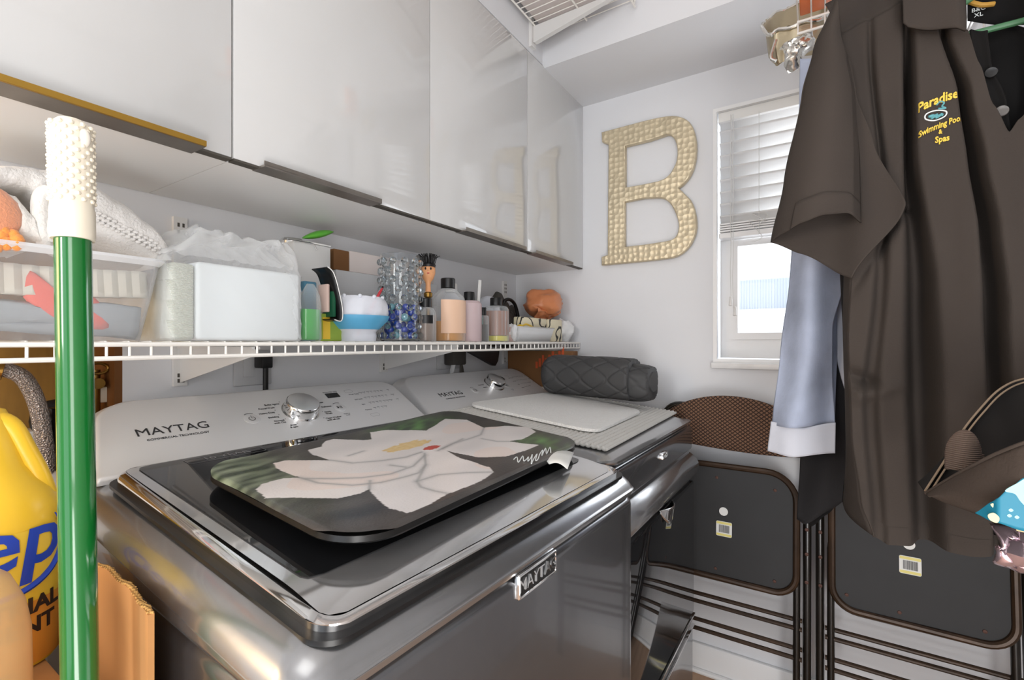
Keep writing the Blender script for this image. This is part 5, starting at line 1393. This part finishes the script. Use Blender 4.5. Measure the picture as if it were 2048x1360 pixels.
ob = thing('orange_box', 'orange and white box standing on the high right shelf', 'box', (1.13, 1.2, 1.8745))
obj('carton', m, mat('orange_box', 'f07f45', .4), ob)
obj('white_panel', MB().box(1.118, 1.2005, 1.158, 1.1598, 1.884, 2.02), M['white'], ob)
obj('mauve_band', MB().box(1.082, 1.118, 1.158, 1.1598, 1.900, 1.925), M['mauvelabel'], ob)

# ================================================================== HANGING CLOTHES
YS = .95
def sheet(Lb, Rb, Tp, Bt, fold, y0, nu=90, nv=110):
    """cloth sheet between a left and right edge (px by t) and top/bottom edges (py by s), drawn at plane y0"""
    def f(u, v):
        px = interp(Lb, v)*(1-u)+interp(Rb, v)*u; tp, bt = interp(Tp, u), interp(Bt, u)
        py = tp+(bt-tp)*v; p = Vector(U(px, py, y=y0)); p.y += fold(px, py, u, v); return tuple(p)
    return MB().grid(f, nu, nv)
SOL = [('SOLIDIFY', dict(thickness=.0016))]
VAL = [  # run of each deep fold: ((py, px, half width) ...), depth
    (((-60, 1812, 9), (50, 1817, 11), (300, 1821, 12), (560, 1843, 26), (800, 1850, 30), (1100, 1858, 26)), .060),
    (((-60, 1878, 8), (60, 1888, 10), (180, 1930, 11), (320, 1955, 15), (456, 1978, 18), (600, 1992, 22), (850, 2004, 22), (1100, 2010, 18)), .060),
    (((-60, 2090, 20), (300, 2100, 22), (1100, 2105, 28)), .055), (((-60, 2200, 20), (1100, 2190, 26)), .050),
    (((-60, 1738, 6), (100, 1742, 8), (400, 1770, 9), (560, 1762, 14), (800, 1740, 16), (1100, 1760, 14)), .016)]
def polofold(px, py, u, v):
    fade = min(1, max(.12, (py+40)/200)); d = 0
    for run, dp in VAL:
        c_, w_ = interp(run, py); q = (px-c_)/w_; d += dp*math.exp(-q*q*q*q*.7-q*q*.3)*fade*(1-.35*max(0, (py-850)/250))
    d += .003*math.sin(px*.030+py*.004)*fade+.007*nz(px*.010, py*.005, 2)+.0015*nz(px*.03, py*.012, 8)
    q = math.hypot((px-1725)/34, (py-750-.35*(px-1700))/16); d += .022*math.exp(-q*q)
    q = math.hypot((px-1750)/50, (py-795+.25*(px-1700))/16); d -= .014*math.exp(-q*q)
    if 400 < py < 640 and px < 1835:
        q = (px-(1812-(py-410)*.62))/13; d += .020*math.exp(-q*q)*(1-(py-400)/240)
    return d
po = thing('polo_shirt', 'black polo shirt with yellow pool company embroidery on a green hanger', 'shirt', (1.30, YS, .83))
Lb = [(0, 1677), (.10, 1684), (.30, 1700), (.47, 1704), (.6, 1697), (.8, 1704), (.93, 1722), (1, 1745)]
Rb = [(0, 2390), (1, 2330)]
Bt = [(0, 1072), (.05, 1088), (.2, 1095), (.38, 1112), (.5, 1112), (1, 1140)]
fx = lambda px: (px-1677)/(2390-1677)
Tp = [(0, 68), (fx(1740), 38), (fx(1830), -6), (fx(1900), 20), (fx(1935), 60), (fx(1958), 130), (fx(1985), 210), (fx(2018), 264), (fx(2040), 236), (fx(2080), 190), (fx(2110), 100), (fx(2150), 40), (fx(2240), -6), (1, 68)]
m = sheet(Lb, Rb, Tp, Bt, polofold, YS, 190, 200)
bd = obj('front_panel', m, M['polo'], po, smooth=80, mods=SOL)
def backfold(px, py, u, v): return .085+.012*math.sin(px*.03)+.01*nz(px*.01, py*.01)-.0*v
Lb2 = [(0, 1662), (.3, 1712), (.5, 1706), (.8, 1712), (1, 1690)]
m = sheet(Lb2, [(0, 2330), (1, 2280)], [(0, 55), (.25, -15), (.5, -5), (.75, -20), (1, 60)], [(0, 1035), (.1, 1048), (1, 1110)], backfold, YS, 60, 60)
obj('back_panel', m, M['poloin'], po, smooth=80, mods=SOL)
# side seams tie front and back
m = MB()
def side(u, v):
    px = interp(Lb, v); tp, bt = 68, 1072; a = Vector(U(px, tp+(bt-tp)*v, y=YS)); a.y += polofold(px, tp+(bt-tp)*v, 0, v)
    px2_ = interp(Lb2, v); b_ = Vector(U(px2_, 55+(1035-55)*v, y=YS)); b_.y += .085
    r_ = a.lerp(b_, u); r_.x -= .010*math.sin(PI*u); return tuple(r_)
m.grid(side, 10, 60); obj('side_panel', m, M['polo'], po, smooth=80, mods=SOL)
# hems: stitched bands
m = MB()
def hem(u, v):
    px = 1745+(2330-1745)*u; bt = interp(Bt, u); py = bt-34+36*v; p = Vector(U(px, py, y=YS)); p.y += polofold(px, py, u, .98)-.0022-.001*math.sin(PI*v); return tuple(p)
m.grid(hem, 160, 5); obj('hem', m, M['polo'], po, smooth=80)
# sleeve: front leaf bulging over the darker back leaf, meeting at the outer fold
silL = [(-70, 1690), (0, 1668), (100, 1627), (190, 1604), (365, 1567), (484, 1541)]
def sleeve_back(u, v):
    py = -10+(0)*v; yl_ = -10+494*v; yr_ = 75+(556-75)*v if v < .86 else 75+(556-75)*v
    pxl = interp(silL, yl_); bot = interp([(0, 484), (.3, 505), (1, 556)], u); top_ = interp([(0, -10), (.2, 40), (1, 120)], u)
    py = top_+(bot-top_)*v; pxl = interp(silL, min(484, py)); pxr = interp([(60, 1690), (190, 1712), (290, 1748), (406, 1812), (420, 1808), (556, 1703)], py)
    px = pxl+(pxr-pxl)*u; p = Vector(U(px, py, y=YS-.022)); p.y += .020*math.sin(PI*u)*v+.004*math.sin(px*.05); return tuple(p)
m = MB(); m.grid(sleeve_back, 60, 80); slv = obj('sleeve', m, M['polo'], po, smooth=80, mods=SOL)
rightR = [(-70, 1720), (20, 1690), (68, 1684), (120, 1698), (190, 1713), (320, 1720), (400, 1721), (450, 1722)]
def sleeve_front(u, v):
    bot = interp([(0, 484), (.14, 474), (.34, 458), (.58, 443), (.84, 436), (1, 447)], u); top_ = interp([(0, -12), (.5, 20), (1, 66)], u)
    py = top_+(bot-top_)*v; pxl = interp(silL, min(484, py)); pxr = interp(rightR, py)
    px = pxl+(pxr-pxl)*u; p = Vector(U(px, py, y=YS-.024)); p.y -= (.052*(.35+.65*v))*math.sin(PI*min(1, u**.9*.92))**.7+.003*math.sin(px*.045+py*.01)-.03*max(0, u-.9)*10*.5; return tuple(p)
m = MB(); m.grid(sleeve_front, 70, 90); obj('sleeve_front', m, M['polo'], slv, smooth=80, mods=SOL)
m = MB(); m.grid(lambda u, v: tuple(Vector(sleeve_front(.22+.78*u, .895+.107*v))+Vector((0, -.0022, 0))), 50, 6); obj('cuff_hem', m, M['polo'], slv, smooth=80, mods=[('SOLIDIFY', dict(thickness=.001))])
# yoke: shoulder top joining front and back
m = MB()
def yoke(u, v):
    px = 1677+(1835-1677)*u; py = interp(Tp, fx(px)); a = Vector(U(px, py, y=YS)); a.y += polofold(px, py, fx(px), 0)
    b_ = Vector(U(1650+(1815-1650)*u, 8-90*u, y=YS+.09)); r_ = a.lerp(b_, v); r_.z += .006*math.sin(PI*v); return tuple(r_)
m.grid(yoke, 20, 10); obj('yoke', m, M['polo'], po, smooth=80, mods=SOL)
# collar flap, stand, label
m = MB()
def coll(u, v):
    top_ = [(1806, -60), (1870, -75), (1938, -40)]; bot = [(1812, 46), (1826, 53), (1880, 57), (1932, 58)]
    px = 1808+(1934-1808)*u; pt_ = -70+20*u; pb_ = interp([(0, 44), (.08, 51), (.5, 56), (1, 60)], u); py = pt_+(pb_-pt_)*v
    p = Vector(U(px, py, y=YS-.03)); p.y += .006*math.sin(u*5)+.014*(1-v)**2+.045*max(0, u-.85); return tuple(p)
m.grid(coll, 26, 16); obj('collar', m, M['polo'], po, smooth=80, mods=[('SOLIDIFY', dict(thickness=.003))])
m = MB()
def coll2(u, v):
    px = 2100+(2230-2100)*u; py = -90+(60+90)*v; p = Vector(U(px, py, y=YS-.03)); p.y += .006*math.sin(u*5)+.014*(1-v)**2; return tuple(p)
m.grid(coll2, 16, 10); obj('collar', m, M['polo'], po, smooth=80, mods=[('SOLIDIFY', dict(thickness=.003))])
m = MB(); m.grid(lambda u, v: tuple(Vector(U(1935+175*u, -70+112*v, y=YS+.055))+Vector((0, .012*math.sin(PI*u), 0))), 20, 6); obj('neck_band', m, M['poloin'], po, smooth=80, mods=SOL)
m = MB(); m.tube(crom([U(1940, 4, y=YS+.050), U(1962, 10, y=YS+.045), U(1988, 8, y=YS+.050)], 5), .0035, 8); obj('neck_tape', m, mat('gold_tape', 'b98c3c', .6), po)
lt = Vector(U(1957, 24, y=YS+.051))
obj('size_print', text_mb('B&C\nXL', .0085, lambda a, c, d: (lt.x+a, lt.y-d, lt.z+c)), M['whitethread'], po)
# placket with buttons
m = MB()
plL = [(0, 1938), (.3, 1948), (.65, 1985), (1, 2012)]; plR = [(0, 1975), (.3, 1985), (.65, 2020), (1, 2034)]
def plk(u, v):
    px = interp(plL, v)*(1-u)+interp(plR, v)*u; py = 62+(272-62)*v-8*u*v; p = Vector(U(px, py, y=YS)); p.y += .022*v+.004*math.sin(u*PI)-.002; return tuple(p)
m.grid(plk, 8, 26); plc = obj('placket', m, M['poloin'], po, smooth=80, mods=[('SOLIDIFY', dict(thickness=.003))])
for px, py, mm in ((1980, 148, M['black']), (2002, 224, mat('grey_button', '5d5a58', .25))):
    p = Vector(U(px, py, y=YS+.005)); m = MB(); m.lathe([(.0072, 0), (.0078, .001), (.0070, .0024), (.0050, .0018), (.001, .0018)], (0, 0, 0), 20); m.xf(lambda x, y, z: (p.x+x, p.y-z-.003, p.z+y)); obj('button', m, mm, plc)
# embroidery follows the cloth
def emb(u0, v0, arc=0., slope=0., sq=1.):
    def f(a, c, d):
        a2 = a*sq
        px = u0+a2; py = v0-c-slope*a2+arc*(a2/60)**2*10
        p = Vector(U(px, py, y=YS)); p.y += polofold(px, py, .3, .3)-.0022-d*.001; return p
    return f
def embtext(s__, size, u0, v0, arc, slope, col, nm, bold=1.1, sq=1.):
    tm = subdiv(text_mb(s__, size, lambda a, c, d: (a, c, d), depth=1.2, bold=bold, res=2), 2, 3.)
    fn = emb(u0, v0, arc, slope, sq); tm.v = [tuple(fn(*p)) for p in tm.v]; obj(nm, tm, col, bd, smooth=0)
embtext('Paradise', 25, 1875, 201, .6, .42, M['yellowthread'], 'embroidery_line_one', .7)
embtext('Swimming Pools', 16.5, 1883, 249, .6, .42, M['yellowthread'], 'embroidery_line_two', .45, .86)
embtext('&', 12, 1881, 263, 0, .2, M['yellowthread'], 'embroidery_ampersand', .3)
embtext('Spas', 17, 1885, 277, .3, .24, M['yellowthread'], 'embroidery_line_three', .5)
fn = emb(0, 0)
def sew(pl, w_, col, nm, closed=False):
    m = MB(); P3 = [tuple(fn(a, -b_, .5)) for a, b_ in [p[:2] for p in crom([(x, y, 0) for x, y in pl], 4, closed)]]; m.tube(P3, w_, 6, closed=closed); obj(nm, m, col, bd)
sew([(1850, 240), (1868, 242), (1890, 232), (1892, 222), (1872, 222), (1852, 230)], .0010, M['whitethread'], 'pool_outline', True)
sew([(1856, 236), (1866, 232), (1862, 238), (1874, 230), (1872, 236), (1884, 228), (1882, 232)], .0020, M['tealthread'], 'pool_water')
sew([(1872, 212), (1880, 204), (1888, 206), (1884, 213), (1892, 216), (1876, 218)], .0012, M['tealthread'], 'swimmer')
hanger(YS+.045, 'green plastic clothes hanger inside the polo collar', M['greenhanger'], xc=U(2045, 40, y=YS+.045)[0], hw=.14, zc_=U(2045, 42, y=YS+.045)[2]+.077)
# long sleeved pale blue shirt behind
bs = thing('blue_shirt', 'pale blue linen shirt with long cuffed sleeve hanging behind the polo', 'shirt', (1.12, 1.12, .91))
def bfold(px, py, u, v): return .016*math.sin(px*.055+py*.006)+.010*math.sin(px*.03-py*.012)+.012*nz(px*.02, py*.008, 7)-.02*math.sin(PI*u)
YBs = 1.13
m = sheet([(0, 1600), (.45, 1592), (.6, 1580), (.8, 1560), (1, 1545)], [(0, 1720), (.45, 1706), (.58, 1690), (.72, 1664), (.85, 1664), (1, 1671)], [(0, 110), (1, 150)], [(0, 850), (1, 850)], bfold, YBs, 50, 90)
sl_ = obj('sleeve', m, M['blue'], bs, smooth=80, mods=SOL)
m = sheet([(0, 1542), (1, 1535)], [(0, 1671), (1, 1670)], [(0, 842), (.5, 853), (1, 845)], [(0, 902), (.4, 910), (1, 906)], lambda *a: bfold(*a)*.35-.008, YBs, 50, 12)
obj('cuff', m, M['bluecuff'], sl_, smooth=80, mods=SOL)
m = sheet([(0, 1604), (1, 1560)], [(0, 1700), (1, 1668)], [(0, 120), (1, 160)], [(0, 895), (1, 898)], lambda px, py, u, v: .030-.02*math.sin(PI*u), YBs+.02, 20, 30); obj('sleeve_back', m, M['blue'], bs, smooth=80, mods=SOL)
m = sheet([(0, 1672), (.5, 1674), (.85, 1676), (1, 1704)], [(0, 1800), (1, 1800)], [(0, 60), (1, 20)], [(0, 832), (.25, 872), (1, 900)], lambda px, py, u, v: .02*math.sin(px*.05)+.03, YBs, 40, 60)
obj('body_panel', m, M['bluecuff'], bs, smooth=80, mods=SOL)
hanger(YBs+.06, 'white hanger at the shoulders of the pale blue shirt', M['white'], xc=1.36, hw=.17)
# charcoal t-shirt between
tsx = thing('black_tshirt', 'charcoal black garment with a pointed hem hanging behind the blue sleeve', 'shirt', (1.15, 1.06, .79))
m = sheet([(0, 1640), (.45, 1640), (.75, 1612), (.88, 1600), (1, 1594)], [(0, 1760), (1, 1722)], [(0, 100), (1, 100)], [(0, 1040), (.12, 1048), (.5, 1018), (1, 985)], lambda px, py, u, v: .012*math.sin(px*.05+py*.004)+.008*nz(px*.02, py*.01, 3), 1.215, 40, 80)
obj('front_panel', m, M['tee'], tsx, smooth=80, mods=SOL)
m = sheet([(0, 1598), (1, 1606)], [(0, 1710), (1, 1690)], [(0, 980), (1, 970)], [(0, 1045), (.2, 1062), (.6, 1036), (1, 1000)], lambda px, py, u, v: .030, 1.215, 20, 12)
obj('back_panel', m, M['poloin'], tsx, smooth=80, mods=SOL)
m = sheet([(0, 1660), (1, 1700)], [(0, 1790), (1, 1760)], [(0, 60), (1, 60)], [(0, 1010), (.3, 1035), (1, 1050)], lambda px, py, u, v: .008*math.sin(px*.05), 1.06, 30, 40)
tag(obj('dark_shirt', m, M['tee'], smooth=80, mods=SOL), 'second dark shirt, hem just showing left of the polo hem', 'shirt')

# ================================================================== CLOTH BAG at the lower right
YH = .72
cb_ = thing('cloth_bag', 'dark brown cloth bag with open mouth and blue printed side, right edge', 'bag', (1.30, YH, .93))
def h3(px, py, y=YH): return Vector(U(px, py, y=y))
far = crom([h3(1850, 982, .80), h3(1893, 915, .84), h3(1925, 862, .86), h3(1960, 818, .88), h3(2000, 778, .90), h3(2050, 757, .92), h3(2140, 752, .90), h3(2200, 800, .82)], 6)
near = crom([h3(1850, 984, .80), h3(1905, 950, .765), h3(1950, 925, .74), h3(1990, 905, .72), h3(2048, 882, .70), h3(2120, 862, .70), h3(2180, 850, .74), h3(2200, 805, .81)], 6)
low = crom([h3(1852, 988, .80), h3(1885, 1004, .775), h3(1930, 1020, .75), h3(1985, 1040, .735), h3(2048, 1056, .72), h3(2120, 1060, .72), h3(2180, 1000, .75), h3(2202, 830, .81)], 6)
n_ = len(near)
m = MB(); m.grid(lambda u, v: tuple(near[min(n_-1, int(u*(n_-1)+.5))]) if v == 0 else tuple(Vector(near[min(n_-1, int(u*(n_-1)+.5))]).lerp(Vector(low[min(n_-1, int(u*(n_-1)+.5))]), v)+Vector((0, -.018*math.sin(PI*v), 0))), n_-1, 14)
obj('near_side', m, M['hatfab'], cb_, smooth=80, mods=[('SOLIDIFY', dict(thickness=.002))])
fl_ = [Vector(p)+Vector((.0, .03, -.12)) for p in far]
m = MB(); m.grid(lambda u, v: tuple(Vector(far[min(n_-1, int(u*(n_-1)+.5))]).lerp(Vector(low[min(n_-1, int(u*(n_-1)+.5))])+Vector((0, .012, .0)), v)+Vector((0, .05*math.sin(PI*v), 0))), n_-1, 12)
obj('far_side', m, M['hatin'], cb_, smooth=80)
obj('mouth_piping', MB().tube(far, .0013, 8), M['hatedge'], cb_); obj('mouth_piping', MB().tube([tuple(Vector(p)+Vector((.003, -.003, -.0035))) for p in far], .0011, 8), M['hatedge'], cb_)
obj('near_seam', MB().tube([tuple(Vector(p)+Vector((0, -.004, -.0005))) for p in near], .0018, 8), M['hatfab'], cb_)
m = MB()
def ribf(u, v):
    a = h3(1895, 905).lerp(h3(1962, 905), u); tp = interp([(0, 40), (.35, -46), (.55, -38), (1, 6)], u); p = h3(1893+70*u, 938-4*u-(938-4*u-(908-50*math.sin(PI*min(1, u*1.1))**.6 - 4*(1-u)))*v, .775); p.y -= .012*math.sin(PI*u); return tuple(p)
m.grid(ribf, 24, 30); obj('rib_knit_flap', m, M['rib'], cb_, smooth=80, mods=[('SOLIDIFY', dict(thickness=.003))])
# printed panel
def printp(u, v):
    px = 1952+228*u; tp = interp([(0, 1025), (.15, 1003), (.30, 975), (.42, 955), (1, 900)], u); bt = interp([(0, 1027), (.15, 1043), (.42, 1062), (.7, 1064), (1, 1030)], u)
    return h3(px, tp+(bt-tp)*v, .694+.02*(1-min(1, u*5)))
m = MB(); m.grid(lambda u, v: tuple(printp(u, v)), 60, 12)
pr = obj('printed_panel', m, M['tealprint'], cb_, smooth=80, mods=[('SOLIDIFY', dict(thickness=.001, offset=1))])
def patch(pl, col, nm):
    g = [h3(a, b_, .6925) for a, b_ in pl]; g = [Vector(p) for p in crom([tuple(q) for q in g], 4, True)]; k = MB(); k.loft([[tuple(p) for p in g], [tuple(p+Vector((0, .0009, 0))) for p in g]]); obj(nm, k, col, pr)
patch([(2010, 982), (2032, 968), (2060, 956), (2080, 990), (2062, 1018), (2042, 1004), (2030, 988)], M['palebl'], 'pale_wave')
patch([(1976, 1030), (1988, 1026), (1999, 1036), (1994, 1046), (1980, 1040)], M['creamprint'], 'cream_spot'); patch([(1981, 1009), (1987, 1007), (1986, 1015)], M['creamprint'], 'cream_spot')
for a, b_ in ((2022, 1020), (2034, 1034), (2019, 1031)): patch([(a-5, b_), (a, b_-3), (a+5, b_+1), (a, b_+4)], M['palebl'], 'pale_spot')
obj('lower_trim', MB().tube([tuple(Vector(p)+Vector((0, -.012, 0))) for p in low[22:]], .0016, 6), M['creamprint'], cb_)
m = MB()
for p0 in (h3(2080, 770, .90), h3(2160, 856, .72)):
    m = MB(); m.tube(crom([tuple(p0), tuple(p0.lerp(Vector((1.72, .62, 1.45)), .5)), (1.74, .62, 1.45)], 6), .006, 8); obj('strap', m, M['hatfab'], cb_)
t = thing('wall_hook', 'metal hook on the right wall', 'hook', (1.77, .62, 1.42)); obj('hook', MB().tube(crom([(1.795, .62, 1.50), (1.76, .62, 1.47), (1.73, .62, 1.43), (1.715, .62, 1.46)], 5), .004, 8), M['chrome'], t)
m = MB()
m.grid(lambda u, v: tuple(h3(1990+150*u, interp([(0, 1062), (1, 1080)], u)+(interp([(0, 1108), (.5, 1135), (1, 1150)], u)-interp([(0, 1062), (1, 1080)], u))*v, .80)+Vector((0, .010*nz(u*7, v*5, 1)-.02*math.sin(PI*v), 0))), 30, 14)
t = thing('foil_pouch', 'shiny pinkish foil pouch below the cloth bag at the right edge', 'pouch', tuple(h3(2060, 1140, .80)))
obj('pouch_front', m, M['holo'], t, smooth=50, mods=[('SOLIDIFY', dict(thickness=.012, offset=1))])
obj('black_header', MB().grid(lambda u, v: tuple(h3(1988+150*u, 1040+20*u+(30+8*u)*v, .795)), 10, 4), M['black'], t, mods=[('SOLIDIFY', dict(thickness=.004))])
